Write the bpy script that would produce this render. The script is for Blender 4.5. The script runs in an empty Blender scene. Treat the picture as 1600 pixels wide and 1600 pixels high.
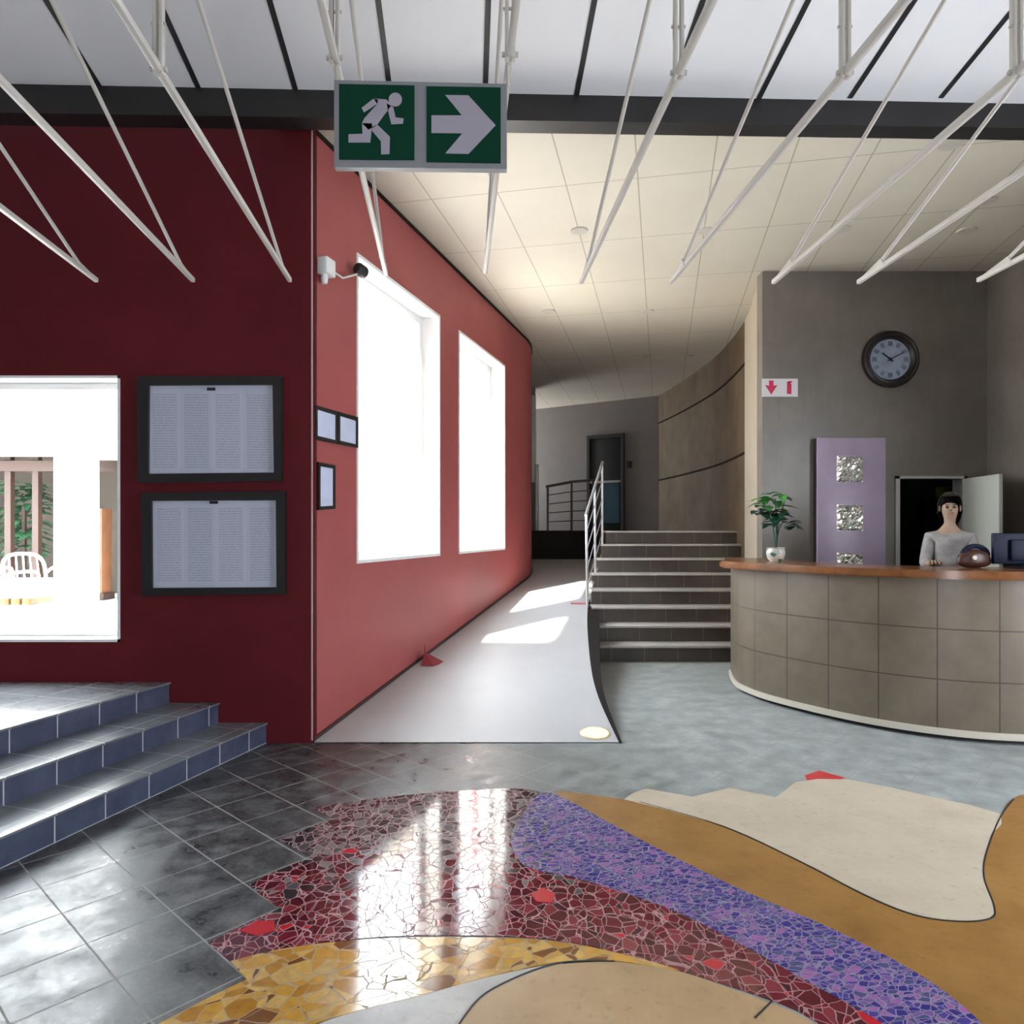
import bpy, bmesh, math, random
from mathutils import Vector, Matrix
random.seed(7)
C = bpy.context.scene.collection
SC = bpy.context.scene
EYE, F, HZ = 1.6, 1100.0, 827.0

# ------------------------------------------------------------------ camera, world, sun, exposure
cam = bpy.data.cameras.new('camera'); cam_o = bpy.data.objects.new('camera', cam); C.objects.link(cam_o)
cam_o.location = (0, 0, EYE); cam_o.rotation_euler = (math.pi/2, 0, 0)
cam.sensor_width = 36; cam.lens = F/1600*36; cam.shift_y = (HZ-800)/1600; cam.clip_end = 300
SC.camera = cam_o
SC.view_settings.view_transform = 'Standard'; SC.view_settings.look = 'None'
SC.view_settings.gamma = 1; SC.view_settings.use_curve_mapping = False
SC.view_settings.exposure = -0.2
SC.cycles.use_denoising = True
SC.cycles.max_bounces = 10; SC.cycles.diffuse_bounces = 6; SC.cycles.transparent_max_bounces = 16
SC.cycles.sample_clamp_indirect = 12; SC.cycles.caustics_reflective = False
W = bpy.data.worlds.new('sky'); SC.world = W; W.use_nodes = True
bg = W.node_tree.nodes['Background']
bg.inputs[0].default_value = (0.86, 0.92, 1.0, 1); bg.inputs[1].default_value = 20.0
sun = bpy.data.lights.new('sun', 'SUN'); sun.energy = 60; sun.angle = math.radians(2.5); sun.color = (1, .95, .86)
sun_o = bpy.data.objects.new('sun', sun); C.objects.link(sun_o)
sun_o.rotation_euler = Vector((1.6, 1.35, -2.9)).to_track_quat('-Z', 'Y').to_euler()
def portal(loc, look, w, h):
    l = bpy.data.lights.new('daylight_portal', 'AREA'); l.shape = 'RECTANGLE'; l.size = w; l.size_y = h
    l.cycles.is_portal = True
    o = bpy.data.objects.new('daylight_portal', l); C.objects.link(o); o.location = loc
    o.rotation_euler = Vector(look).to_track_quat('-Z', 'Y').to_euler()
portal((-.95, 6.9, 2.65), (.96, -.28, 0), 2.0, 2.8)
portal((-.3, 9.25, 2.65), (.96, -.28, 0), 2.0, 2.8)
portal((-4.1, 5.65, 1.75), (0, -1, 0), 2.6, 2.2)
portal((0, -2.9, 1.08), (0, 1, 0), 1.2, 2.05)
portal((5.9, 2.3, 1.75), (-1, 0, 0), 2.8, 2.9)

# ------------------------------------------------------------------ helpers
def P(px, py, Y): return Vector(((px-800)/F*Y, Y, EYE-(py-HZ)/F*Y))
def G(px, py, z=0.0):
    Y = (EYE-z)*F/(py-HZ); return Vector(((px-800)/F*Y, Y, z))
def Cz(px, py, z):
    Y = (z-EYE)*F/(HZ-py); return Vector(((px-800)/F*Y, Y, z))
OFF = {}
def off(o): return OFF.get(o.name, Vector((0, 0, 0))) if o else Vector((0, 0, 0))
def obj(name, bm, m, parent=None, smooth=35, origin=None):
    """link a bmesh given in world coordinates as one object"""
    bm.normal_update()
    base = off(parent)
    loc = Vector(origin) if origin is not None else base
    bmesh.ops.translate(bm, verts=bm.verts, vec=-loc)
    me = bpy.data.meshes.new(name); bm.to_mesh(me); bm.free()
    o = bpy.data.objects.new(name, me); C.objects.link(o)
    for mm in (m if isinstance(m, (list, tuple)) else [m]): me.materials.append(mm)
    if smooth:
        for p in me.polygons: p.use_smooth = True
        me.set_sharp_from_angle(angle=math.radians(smooth))
    if parent: o.parent = parent
    o.location = loc-base; OFF[o.name] = loc
    return o
def tag(o, label=None, cat=None, group=None, kind=None):
    if label: o['label'] = label
    if cat: o['category'] = cat
    if group: o['group'] = group
    if kind: o['kind'] = kind
    return o
def thing(name, label, cat, loc, group=None, kind=None):
    o = bpy.data.objects.new(name, None); C.objects.link(o); o.location = loc; o.empty_display_size = .1
    OFF[o.name] = Vector(loc); return tag(o, label, cat, group, kind)
def struct(name, bm, m, parent=None, smooth=35):
    o = obj(name, bm, m, parent, smooth)
    if not parent: o['kind'] = 'structure'
    return o
def BM(): return bmesh.new()
def box(bm, lo, hi, M=None, bev=0):
    r = bmesh.ops.create_cube(bm, size=1)['verts']
    lo, hi = Vector(lo), Vector(hi)
    for v in r: v.co = Vector([(lo[i]+hi[i])/2+v.co[i]*(hi[i]-lo[i]) for i in range(3)])
    if bev:
        ed = list({e for v in r for e in v.link_edges})
        g = bmesh.ops.bevel(bm, geom=ed, offset=bev, segments=2, affect='EDGES', profile=.5)
        r = list({v for f in g['faces'] for v in f.verts} | {v for v in r if v.is_valid})
    if M is not None:
        for v in r: v.co = M @ v.co
    return r
def obox(bm, c, ax, ay, az, sx, sy, sz, bev=0):
    """box centred at c with axes ax, ay, az"""
    M = Matrix.Identity(4)
    for i, a in enumerate((ax, ay, az)):
        a = Vector(a).normalized()
        for k in range(3): M[k][i] = a[k]
    M.translation = Vector(c)
    return box(bm, (-sx/2, -sy/2, -sz/2), (sx/2, sy/2, sz/2), M, bev)
def tube(bm, pts, r, n=10, caps=True):
    pts = [Vector(p) for p in pts]; rs = r if isinstance(r, (list, tuple)) else [r]*len(pts)
    rings = []
    for i, p in enumerate(pts):
        d = (pts[min(i+1, len(pts)-1)]-pts[max(i-1, 0)]).normalized()
        u = d.cross(Vector((0, 0, 1)))
        if u.length < .05: u = d.cross(Vector((1, 0, 0)))
        u.normalize(); w = d.cross(u)
        rings.append([bm.verts.new(p+(u*math.cos(2*math.pi*k/n)+w*math.sin(2*math.pi*k/n))*rs[i]) for k in range(n)])
    for a, b in zip(rings, rings[1:]):
        for k in range(n): bm.faces.new((a[k], a[(k+1) % n], b[(k+1) % n], b[k]))
    if caps: bm.faces.new(rings[0][::-1]); bm.faces.new(rings[-1])
def lathe(bm, prof, c, axis=(0, 0, 1), n=32):
    c = Vector(c); a = Vector(axis).normalized(); q = Vector((0, 0, 1)).rotation_difference(a)
    rings = []
    for r, h in prof:
        rings.append([bm.verts.new(c+q @ Vector((r*math.cos(2*math.pi*k/n), r*math.sin(2*math.pi*k/n), h))) for k in range(n)])
    for x, y in zip(rings, rings[1:]):
        for k in range(n): bm.faces.new((x[k], x[(k+1) % n], y[(k+1) % n], y[k]))
    bm.faces.new(rings[0][::-1]); bm.faces.new(rings[-1])
def prism(bm, poly, z0, z1):
    """vertical prism from plan polygon [(x,y)...]; z0/z1 numbers or functions of (x,y)"""
    f0 = z0 if callable(z0) else (lambda x, y: z0); f1 = z1 if callable(z1) else (lambda x, y: z1)
    a = [bm.verts.new((p[0], p[1], f0(p[0], p[1]))) for p in poly]; b = [bm.verts.new((p[0], p[1], f1(p[0], p[1]))) for p in poly]
    n = len(poly)
    fa = bm.faces.new(a[::-1]); fb = bm.faces.new(b)
    for i in range(n): bm.faces.new((a[i], a[(i+1) % n], b[(i+1) % n], b[i]))
    bmesh.ops.recalc_face_normals(bm, faces=bm.faces[:])
def prism3(bm, poly, n, d):
    """prism from a 3-D planar polygon pushed by d along n"""
    n = Vector(n).normalized()*d
    a = [bm.verts.new(Vector(p)) for p in poly]; b = [bm.verts.new(Vector(p)+n) for p in poly]; k = len(poly)
    fs = [bm.faces.new(a[::-1]), bm.faces.new(b)]
    fs += [bm.faces.new((a[i], a[(i+1) % k], b[(i+1) % k], b[i])) for i in range(k)]
    bmesh.ops.recalc_face_normals(bm, faces=fs)
def spline(pts, n=8):
    pts = [Vector(p) for p in pts]; out = []
    for i in range(len(pts)-1):
        p0 = pts[max(i-1, 0)]; p1 = pts[i]; p2 = pts[i+1]; p3 = pts[min(i+2, len(pts)-1)]
        for k in range(n):
            t = k/n
            out.append(.5*((2*p1)+(p2-p0)*t+(2*p0-5*p1+4*p2-p3)*t*t+(3*p1-p0-3*p2+p3)*t**3))
    out.append(pts[-1]); return out
def offset2(path, d):
    """offset a plan path to its left by d"""
    out = []
    for i, p in enumerate(path):
        a = path[max(i-1, 0)]; b = path[min(i+1, len(path)-1)]
        t = (Vector((b[0], b[1]))-Vector((a[0], a[1]))).normalized()
        out.append(Vector((p[0]-t.y*d, p[1]+t.x*d)))
    return out
def wall(bm, path, thick, z0, z1, openings=()):
    """solid wall along a plan path, thickened to its left; openings (s0,s1,za,zb); UV in metres (arc length, height)"""
    path = [Vector((p[0], p[1])) for p in path]
    S = [0.0]
    for a, b in zip(path, path[1:]): S.append(S[-1]+(b-a).length)
    cuts = set(S)
    for o in openings: cuts |= {max(0, o[0]), min(S[-1], o[1])}
    ss = sorted(cuts); ss = [s for i, s in enumerate(ss) if i == 0 or s-ss[i-1] > 1e-4]
    zs = sorted({z0, z1} | {z for o in openings for z in o[2:4]})
    offp = offset2(path, thick)
    def at(s, pp):
        for i in range(len(S)-1):
            if s <= S[i+1]+1e-6:
                t = (s-S[i])/(S[i+1]-S[i]); return pp[i].lerp(pp[i+1], min(1, max(0, t)))
        return pp[-1]
    V = {}
    def v(i, k, side):
        if (i, k, side) not in V:
            p = at(ss[i], offp if side else path); V[(i, k, side)] = bm.verts.new((p.x, p.y, zs[k]))
        return V[(i, k, side)]
    def solid(i, k):
        if i < 0 or k < 0 or i >= len(ss)-1 or k >= len(zs)-1: return False
        sm = (ss[i]+ss[i+1])/2; zm = (zs[k]+zs[k+1])/2
        return not any(o[0] < sm < o[1] and o[2] < zm < o[3] for o in openings)
    uv = bm.loops.layers.uv.verify()
    def face(q, uvs):
        f = bm.faces.new(q)
        for l, c in zip(f.loops, uvs): l[uv].uv = c
    for i in range(len(ss)-1):
        for k in range(len(zs)-1):
            if not solid(i, k): continue
            a, b, c, d = (ss[i], zs[k]), (ss[i+1], zs[k]), (ss[i+1], zs[k+1]), (ss[i], zs[k+1])
            face((v(i, k, 0), v(i+1, k, 0), v(i+1, k+1, 0), v(i, k+1, 0)), (a, b, c, d))
            face((v(i+1, k, 1), v(i, k, 1), v(i, k+1, 1), v(i+1, k+1, 1)), (b, a, d, c))
            if not solid(i-1, k): face((v(i, k, 1), v(i, k, 0), v(i, k+1, 0), v(i, k+1, 1)), (a, a, d, d))
            if not solid(i+1, k): face((v(i+1, k, 0), v(i+1, k, 1), v(i+1, k+1, 1), v(i+1, k+1, 0)), (b, b, c, c))
            if not solid(i, k-1): face((v(i, k, 1), v(i+1, k, 1), v(i+1, k, 0), v(i, k, 0)), (a, b, b, a))
            if not solid(i, k+1): face((v(i, k+1, 0), v(i+1, k+1, 0), v(i+1, k+1, 1), v(i, k+1, 1)), (d, c, c, d))
def uv_dir(bm, d):
    """metre UVs: u along plan direction d (or its normal), v up or across"""
    bm.normal_update(); d = Vector((d[0], d[1], 0)).normalized(); n = Vector((-d.y, d.x, 0)); uv = bm.loops.layers.uv.verify()
    for f in bm.faces:
        for l in f.loops:
            c = l.vert.co
            if abs(f.normal.z) > .6: l[uv].uv = (c.dot(d), c.dot(n))
            elif abs(f.normal.dot(n)) > .6: l[uv].uv = (c.dot(d), c.z)
            else: l[uv].uv = (c.dot(n), c.z)

# ------------------------------------------------------------------ materials
def mat(name, col, rough=.6, metal=0, spec=.5, bump=0, bscale=40, var=0, vscale=3, emit=None, estr=0, coat=0):
    m = bpy.data.materials.new(name); m.use_nodes = True; N = m.node_tree.nodes; L = m.node_tree.links
    b = N['Principled BSDF']; b.inputs['Base Color'].default_value = (*col, 1); b.inputs['Roughness'].default_value = rough
    b.inputs['Metallic'].default_value = metal; b.inputs['Specular IOR Level'].default_value = spec; b.inputs['Coat Weight'].default_value = coat
    if emit: b.inputs['Emission Color'].default_value = (*emit, 1); b.inputs['Emission Strength'].default_value = estr
    if var or bump:
        g = N.new('ShaderNodeNewGeometry')
    if var:
        n = N.new('ShaderNodeTexNoise'); n.inputs['Scale'].default_value = vscale; n.inputs['Detail'].default_value = 6; n.inputs['Roughness'].default_value = .6
        L.new(g.outputs['Position'], n.inputs['Vector'])
        mx = N.new('ShaderNodeMixRGB'); mx.inputs[1].default_value = (*[c*(1-var) for c in col], 1); mx.inputs[2].default_value = (*[min(1, c*(1+var)) for c in col], 1)
        r = N.new('ShaderNodeMapRange'); r.inputs[1].default_value = .3; r.inputs[2].default_value = .7
        L.new(n.outputs[0], r.inputs[0]); L.new(r.outputs[0], mx.inputs[0]); L.new(mx.outputs[0], b.inputs['Base Color'])
    if bump:
        n2 = N.new('ShaderNodeTexNoise'); n2.inputs['Scale'].default_value = bscale; n2.inputs['Detail'].default_value = 4
        L.new(g.outputs['Position'], n2.inputs['Vector'])
        bp = N.new('ShaderNodeBump'); bp.inputs['Strength'].default_value = bump; bp.inputs['Distance'].default_value = .01
        L.new(n2.outputs[0], bp.inputs['Height']); L.new(bp.outputs[0], b.inputs['Normal'])
    return m
class NT:
    """tiny node-tree builder"""
    def __init__(s, name):
        s.m = bpy.data.materials.new(name); s.m.use_nodes = True; s.N = s.m.node_tree.nodes; s.L = s.m.node_tree.links; s.b = s.N['Principled BSDF']
    def n(s, t, **k):
        x = s.N.new('ShaderNode'+t)
        for a, v in k.items(): setattr(x, a, v)
        return x
    def put(s, sock, v):
        if hasattr(v, 'is_linked') or hasattr(v, 'links'): s.L.new(v, sock)
        else: sock.default_value = (*v, 1) if isinstance(v, tuple) and len(v) == 3 and sock.type == 'RGBA' else v
    def pos(s): return s.n('NewGeometry').outputs['Position']
    def uv(s): return s.n('UVMap').outputs[0]
    def mapping(s, v, loc=(0, 0, 0), rot=(0, 0, 0), sc=(1, 1, 1)):
        x = s.n('Mapping'); s.L.new(v, x.inputs[0]); x.inputs[1].default_value = loc; x.inputs[2].default_value = rot; x.inputs[3].default_value = sc; return x.outputs[0]
    def math(s, op, a, b=0.0, clamp=False):
        x = s.n('Math', operation=op, use_clamp=clamp); s.put(x.inputs[0], a); s.put(x.inputs[1], b); return x.outputs[0]
    def mix(s, f, a, b):
        x = s.n('MixRGB'); s.put(x.inputs[0], f); s.put(x.inputs[1], a); s.put(x.inputs[2], b); return x.outputs[0]
    def noise(s, v, sc, det=5, rough=.6):
        x = s.n('TexNoise'); s.L.new(v, x.inputs['Vector']); x.inputs['Scale'].default_value = sc; x.inputs['Detail'].default_value = det; x.inputs['Roughness'].default_value = rough; return x.outputs[0]
    def ramp(s, f, stops, const=False):
        x = s.n('ValToRGB'); s.put(x.inputs[0], f); e = x.color_ramp.elements
        x.color_ramp.interpolation = 'CONSTANT' if const else 'LINEAR'
        while len(e) < len(stops): e.new(.5)
        for el, (p, c) in zip(e, stops): el.position = p; el.color = (*c, 1) if len(c) == 3 else c
        return x.outputs[0]
    def rng(s, v, a, b, c=0., d=1.):
        x = s.n('MapRange'); s.put(x.inputs[0], v)
        for i, q in enumerate((a, b, c, d)): x.inputs[i+1].default_value = q
        return x.outputs[0]
    def bump(s, h, st=.3, dist=.01):
        x = s.n('Bump'); x.inputs['Strength'].default_value = st; x.inputs['Distance'].default_value = dist; s.L.new(h, x.inputs['Height']); s.L.new(x.outputs[0], s.b.inputs['Normal'])
    def sep(s, v):
        x = s.n('SeparateXYZ'); s.L.new(v, x.inputs[0]); return x.outputs
    def voro(s, v, sc, feat='F1', rnd=1.):
        x = s.n('TexVoronoi', feature=feat); s.L.new(v, x.inputs['Vector']); x.inputs['Scale'].default_value = sc; x.inputs['Randomness'].default_value = rnd; return x
def grid_lines(t, vec, sx, sy, w):
    """1 on joints of a rectangular grid"""
    x, y, _ = t.sep(vec)
    def ln(c, s):
        f = t.math('FRACT', t.math('DIVIDE', c, s)); d = t.math('ABSOLUTE', t.math('SUBTRACT', f, .5))
        return t.math('GREATER_THAN', d, .5-w/s/2)
    return t.math('MAXIMUM', ln(x, sx), ln(y, sy))

def m_slate():
    t = NT('slate floor tile'); p = t.pos()
    v = t.mapping(p, loc=(1.41, -2.506, 0)); v = t.mapping(v, rot=(0, 0, -math.radians(47.5)))
    g = grid_lines(t, v, .316, .316, .007)
    n = t.noise(p, 6, 8, .7); n2 = t.noise(p, 45, 4, .7)
    col = t.ramp(n, [(.3, (.014, .014, .015)), (.5, (.035, .036, .038)), (.68, (.11, .112, .115))])
    col = t.mix(t.rng(n2, .45, .75, 0, .5), col, (.17, .18, .185))
    far = t.rng(t.sep(p)[0], -.4, 1.3)          # brighter light by the counter put into the colour: paler blue-grey tiles
    col = t.mix(far, col, t.ramp(n, [(.3, (.165, .185, .18)), (.7, (.36, .385, .375))]))
    col = t.mix(g, col, (.30, .295, .285)); t.L.new(col, t.b.inputs['Base Color'])
    r = t.math('ADD', t.rng(n, .35, .65, .25, .5), t.math('MULTIPLY', g, .5)); r = t.math('ADD', r, t.math('MULTIPLY', far, .18)); t.L.new(r, t.b.inputs['Roughness'])
    t.b.inputs['Specular IOR Level'].default_value = .62
    t.bump(t.math('SUBTRACT', n, t.math('MULTIPLY', g, .6)), .10, .01); return t.m
def m_mosaic(name, scale, stops, grout, rough=.2, gw=.05, stretch=(1, 1, 1), rot=0, fade=None, edge=False):
    t = NT(name); p = t.pos(); v = t.mapping(p, rot=(0, 0, rot), sc=stretch)
    wob = t.n('VectorMath', operation='ADD'); nn = t.n('TexNoise'); nn.inputs['Scale'].default_value = 9; t.L.new(p, nn.inputs['Vector'])
    sc = t.n('VectorMath', operation='SCALE'); sc.inputs['Scale'].default_value = .03; t.L.new(nn.outputs['Color'], sc.inputs[0])
    t.L.new(v, wob.inputs[0]); t.L.new(sc.outputs[0], wob.inputs[1]); v = wob.outputs[0]
    # two crossed shard patterns give the angular, uneven pieces of broken tile
    v2 = t.mapping(v, loc=(3.7, 1.3, 0), rot=(0, 0, .7), sc=(1.25, .7, 1))
    va = t.voro(v, scale*.72); vb = t.voro(v2, scale*.55); da = t.voro(v, scale*.72, 'DISTANCE_TO_EDGE'); db = t.voro(v2, scale*.55, 'DISTANCE_TO_EDGE')
    ra = t.sep(va.outputs['Color']); rb = t.sep(vb.outputs['Color'])
    r = [t.math('FRACT', t.math('ADD', t.math('MULTIPLY', ra[k], 3.7), t.math('MULTIPLY', rb[(k+1) % 3], 5.3))) for k in range(3)]
    col = t.ramp(r[0], stops, True)
    if fade:
        f = fade(t, p, r[1]); col = t.mix(f, col, t.ramp(r[2], [(0, (.03, .03, .032)), (.5, (.09, .09, .095)), (.8, (.2, .195, .19))], True))
    col = t.mix(t.rng(t.noise(p, 30), .4, .75, 0, .3), col, (.05, .04, .05))
    g = t.math('LESS_THAN', t.math('MINIMUM', da.outputs['Distance'], t.math('MULTIPLY', db.outputs['Distance'], 1.3)), gw*.8)
    col = t.mix(g, col, grout); t.L.new(col, t.b.inputs['Base Color'])
    t.L.new(t.math('ADD', t.math('MULTIPLY', g, .5), t.rng(r[1], 0, 1, rough*.6, rough*1.4)), t.b.inputs['Roughness'])
    t.b.inputs['Specular IOR Level'].default_value = 1.0
    t.bump(t.math('SUBTRACT', t.math('MULTIPLY', r[1], .25), g), .06, .006); return t.m
def m_stone(name, a, b, c, rough=.4, sc=4):
    t = NT(name); p = t.pos(); n = t.noise(p, sc, 8, .65); n2 = t.noise(p, sc*6, 5, .7)
    col = t.ramp(n, [(.3, a), (.55, b), (.75, c)]); col = t.mix(t.rng(n2, .56, .75, 0, .5), col, tuple(x*.45 for x in a))
    t.L.new(col, t.b.inputs['Base Color']); t.b.inputs['Roughness'].default_value = rough; t.bump(n2, .05); return t.m
def m_uvtile(name, a, b, grout, su, sv, w, rough=.35, spec=.5, vo=0, uo=0, bump=.15, sc=3):
    t = NT(name); p = t.pos(); v = t.mapping(t.uv(), loc=(uo, vo, 0))
    g = grid_lines(t, v, su, sv, w); n = t.noise(p, sc, 7, .65)
    col = t.mix(t.rng(n, .3, .7), a, b); col = t.mix(g, col, grout); t.L.new(col, t.b.inputs['Base Color'])
    t.b.inputs['Roughness'].default_value = rough; t.b.inputs['Specular IOR Level'].default_value = spec
    t.bump(t.math('SUBTRACT', t.math('MULTIPLY', n, .5), g), bump, .01); return t.m
def m_glass():
    m = bpy.data.materials.new('window glass'); m.use_nodes = True; N = m.node_tree.nodes; L = m.node_tree.links
    N.remove(N['Principled BSDF']); t = N.new('ShaderNodeBsdfTransparent'); g = N.new('ShaderNodeBsdfGlossy'); g.inputs['Roughness'].default_value = .02
    t.inputs[0].default_value = (.95, .97, .96, 1)
    f = N.new('ShaderNodeLayerWeight'); f.inputs[0].default_value = .5; mx = N.new('ShaderNodeMixShader')
    pw = N.new('ShaderNodeMath'); pw.operation = 'POWER'; pw.inputs[1].default_value = 6; L.new(f.outputs['Facing'], pw.inputs[0])
    ml = N.new('ShaderNodeMath'); ml.operation = 'MULTIPLY_ADD'; ml.inputs[1].default_value = .3; ml.inputs[2].default_value = .02; L.new(pw.outputs[0], ml.inputs[0])
    L.new(ml.outputs[0], mx.inputs[0]); L.new(t.outputs[0], mx.inputs[1]); L.new(g.outputs[0], mx.inputs[2]); L.new(mx.outputs[0], N['Material Output'].inputs[0]); return m

M = {}
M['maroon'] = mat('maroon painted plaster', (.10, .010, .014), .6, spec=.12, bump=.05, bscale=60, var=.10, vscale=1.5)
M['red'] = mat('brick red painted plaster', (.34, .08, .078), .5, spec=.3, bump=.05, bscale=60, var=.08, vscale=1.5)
M['white'] = mat('white painted frame', (.78, .78, .77), .4)
M['upper'] = mat('white ceiling board', (.70, .695, .71), .6, var=.03, vscale=.8)
M['black'] = mat('black joint', (.012, .012, .013), .5)
M['beam'] = mat('dark steel beam', (.014, .012, .012), .45, var=.2, vscale=2)
M['rod'] = mat('off white enamelled steel', (.50, .47, .43), .45)
M['sidewall'] = mat('white side wall', (.62, .6, .58), .7)
M['grey_wall'] = mat('pale grey wall', (.21, .188, .178), .7, var=.05)
def m_concrete(name, a, b, rough=.55, spec=.5):
    t = NT(name); p = t.pos(); z = t.sep(p)[2]; n = t.noise(p, 1.6, 8, .65); n2 = t.noise(t.mapping(p, sc=(1, 1, .15)), 5, 6, .7)
    col = t.mix(t.rng(n, .3, .7), a, b); col = t.mix(t.rng(n2, .5, .75, 0, .35), col, tuple(x*.55 for x in a))
    t.L.new(col, t.b.inputs['Base Color']); t.b.inputs['Roughness'].default_value = rough; t.b.inputs['Specular IOR Level'].default_value = spec; t.bump(n, .08, .02); return t.m
M['brown'] = m_concrete('brown polished concrete', (.125, .105, .083), (.195, .17, .142), .4, 1.0)
M['curve'] = m_concrete('tan cast concrete', (.10, .068, .038), (.16, .116, .070), .7, .2)
def m_hallceil():
    t = NT('cream ceiling boards'); p = t.pos(); v = t.mapping(p, rot=(0, 0, math.radians(12)), loc=(.2, .1, 0)); g = grid_lines(t, v, .62, 1.25, .012)
    n = t.noise(p, 1.2, 5); col = t.mix(t.rng(n, .3, .7), (.495, .45, .375), (.54, .495, .415)); col = t.mix(t.math('MULTIPLY', g, .7), col, (.22, .185, .13))
    t.L.new(col, t.b.inputs['Base Color']); t.b.inputs['Roughness'].default_value = .6; return t.m
M['hallceil'] = m_hallceil()
M['slate'] = m_slate()
M['groove'] = mat('dark brown joint and shadow line', (.02, .013, .008), .9, spec=.1)
def red_fade(t, p, r):   # grey shards scattered ever more densely towards the slate tiles
    x, y, _ = t.sep(p); k = t.math('ADD', t.math('MULTIPLY', y, 1.0), t.math('MULTIPLY', x, -.12))
    return t.math('GREATER_THAN', t.math('ADD', t.rng(k, 2.85, 3.75), t.math('MULTIPLY', r, .8)), .98)
def purple_fade(t, p, r):
    x, y, _ = t.sep(p); return t.math('GREATER_THAN', t.math('ADD', t.rng(x, .5, -.35), t.math('MULTIPLY', r, .7)), .98)
M['redmos'] = m_mosaic('red shard mosaic', 22, [(0, (.10, .008, .014)), (.42, (.15, .012, .022)), (.72, (.07, .01, .018)), (.84, (.22, .03, .04)), (.96, (.5, .02, .03))], (.30, .14, .15), .09, .03, fade=red_fade)
M['purplemos'] = m_mosaic('purple shard mosaic', 32, [(0, (.035, .026, .20)), (.35, (.07, .05, .27)), (.58, (.19, .10, .30)), (.75, (.07, .075, .20)), (.88, (.33, .13, .36))], (.17, .14, .22), .16, .05, (1, 1.6, 1), .6, fade=purple_fade)
M['yelmos'] = m_mosaic('yellow shard mosaic', 14, [(0, (.58, .31, .05)), (.25, (.66, .40, .10)), (.48, (.46, .22, .03)), (.64, (.20, .075, .012)), (.82, (.60, .38, .13))], (.30, .2, .09), .1, .02, (1, 1.3, 1), .5)
M['ochre'] = m_stone('ochre sandstone', (.20, .092, .016), (.29, .145, .034), (.33, .19, .065), .45, 3)
M['tan'] = m_stone('tan sandstone', (.36, .235, .12), (.43, .29, .155), (.48, .36, .22), .4, 2.5)
M['cream'] = m_stone('cream limestone', (.42, .355, .265), (.485, .42, .325), (.51, .45, .36), .5, 3)
M['greystone'] = m_stone('grey limestone', (.34, .33, .32), (.45, .44, .42), (.5, .49, .47), .35, 4)
M['redtile'] = mat('red glazed tile', (.5, .02, .03), .25)
M['stepL'] = m_uvtile('blue slate step tile', (.035, .043, .082), (.075, .088, .135), (.42, .43, .46), .31, 5.0, .008, .22, .8)
M['treadL'] = m_uvtile('slate tread tile', (.10, .11, .125), (.19, .2, .21), (.33, .33, .33), .31, .37, .008, .25, .8)
M['stepR'] = m_uvtile('dark stair tile', (.042, .031, .025), (.078, .060, .048), (.15, .13, .115), .40, 5.0, .008, .3, .6)
M['treadR'] = m_uvtile('stair tread tile', (.36, .34, .32), (.46, .43, .41), (.5, .48, .46), .40, 5., .008, .3, .6)
M['ramp'] = mat('pale ramp screed', (.43, .43, .445), .45, var=.05, vscale=2, bump=.02)
M['shade_landing'] = mat('dark shade strip and landing', (.016, .013, .012), .8, spec=.1)  # shade strip beside the ramp; the landing shares this colour
M['ctile'] = m_uvtile('grey stone counter tile', (.12, .093, .065), (.172, .138, .10), (.045, .038, .03), .405, .385, .009, .38, .5, vo=-.07, uo=-.16)
M['ctrim'] = mat('cream counter skirting', (.55, .5, .42), .35)
M['wood'] = m_stone('varnished brown wood', (.12, .04, .012), (.21, .08, .025), (.26, .115, .042), .22, 6)
M['darkwood'] = mat('dark wood', (.03, .018, .012), .4)
M['frame'] = mat('black frame', (.008, .008, .009), .3)
M['glass'] = m_glass()
M['steel'] = mat('brushed steel', (.55, .55, .56), .28, 1)
M['galv'] = mat('pale metal rail', (.62, .63, .65), .3, .6)
M['sgreen'] = mat('exit sign green', (.0, .036, .018), .7, spec=.15)
M['swhite'] = mat('sign pale lilac white', (.33, .30, .355), .6)
M['alu'] = mat('aluminium sign frame', (.26, .27, .29), .4, .4)
M['fwhite'] = mat('sign white', (.75, .73, .75), .5)
M['fred'] = mat('sign red', (.62, .02, .09), .5)
M['purple'] = mat('purple panel paint', (.42, .345, .46), .35, var=.12, vscale=2)
M['dark'] = mat('black fittings and shadow side', (.012, .011, .012), .6)  # black fittings; panel side and counter recess have shade put into the colour
M['leaf'] = mat('green leaf', (.07, .30, .06), .4, var=.5, vscale=14)
M['leafd'] = mat('dark green leaf', (.012, .06, .032), .4, var=.4, vscale=14)
M['bloom'] = mat('white bloom', (.75, .78, .76), .5)
M['navy'] = mat('dark navy plastic', (.004, .006, .024), .5, spec=.2)
M['skin'] = mat('skin', (.40, .27, .19), .5)
M['hair'] = mat('dark hair', (.012, .009, .008), .45)
M['blouse'] = mat('pale grey blouse', (.33, .31, .30), .8, var=.25, vscale=12)
M['trouser'] = mat('dark trousers', (.02, .02, .025), .8)
M['eye'] = mat('eye', (.02, .015, .012), .2)
M['lip'] = mat('lip', (.35, .12, .1), .5)
M['bag'] = mat('dark brown leather', (.06, .02, .014), .4, var=.3, vscale=20)
M['teal'] = mat('teal door glass', (.02, .07, .10), .15)
M['doorframe'] = mat('dark door frame', (.03, .028, .027), .5)
M['offwhite'] = mat('off white door paint', (.47, .48, .42), .5)
M['paving'] = mat('white courtyard paving', (.75, .74, .72), .7, var=.04)
M['render_w'] = mat('white outdoor render', (.82, .82, .81), .8)
M['tanwall'] = mat('tan outdoor wall', (.08, .062, .05), .8, var=.15)
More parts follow.
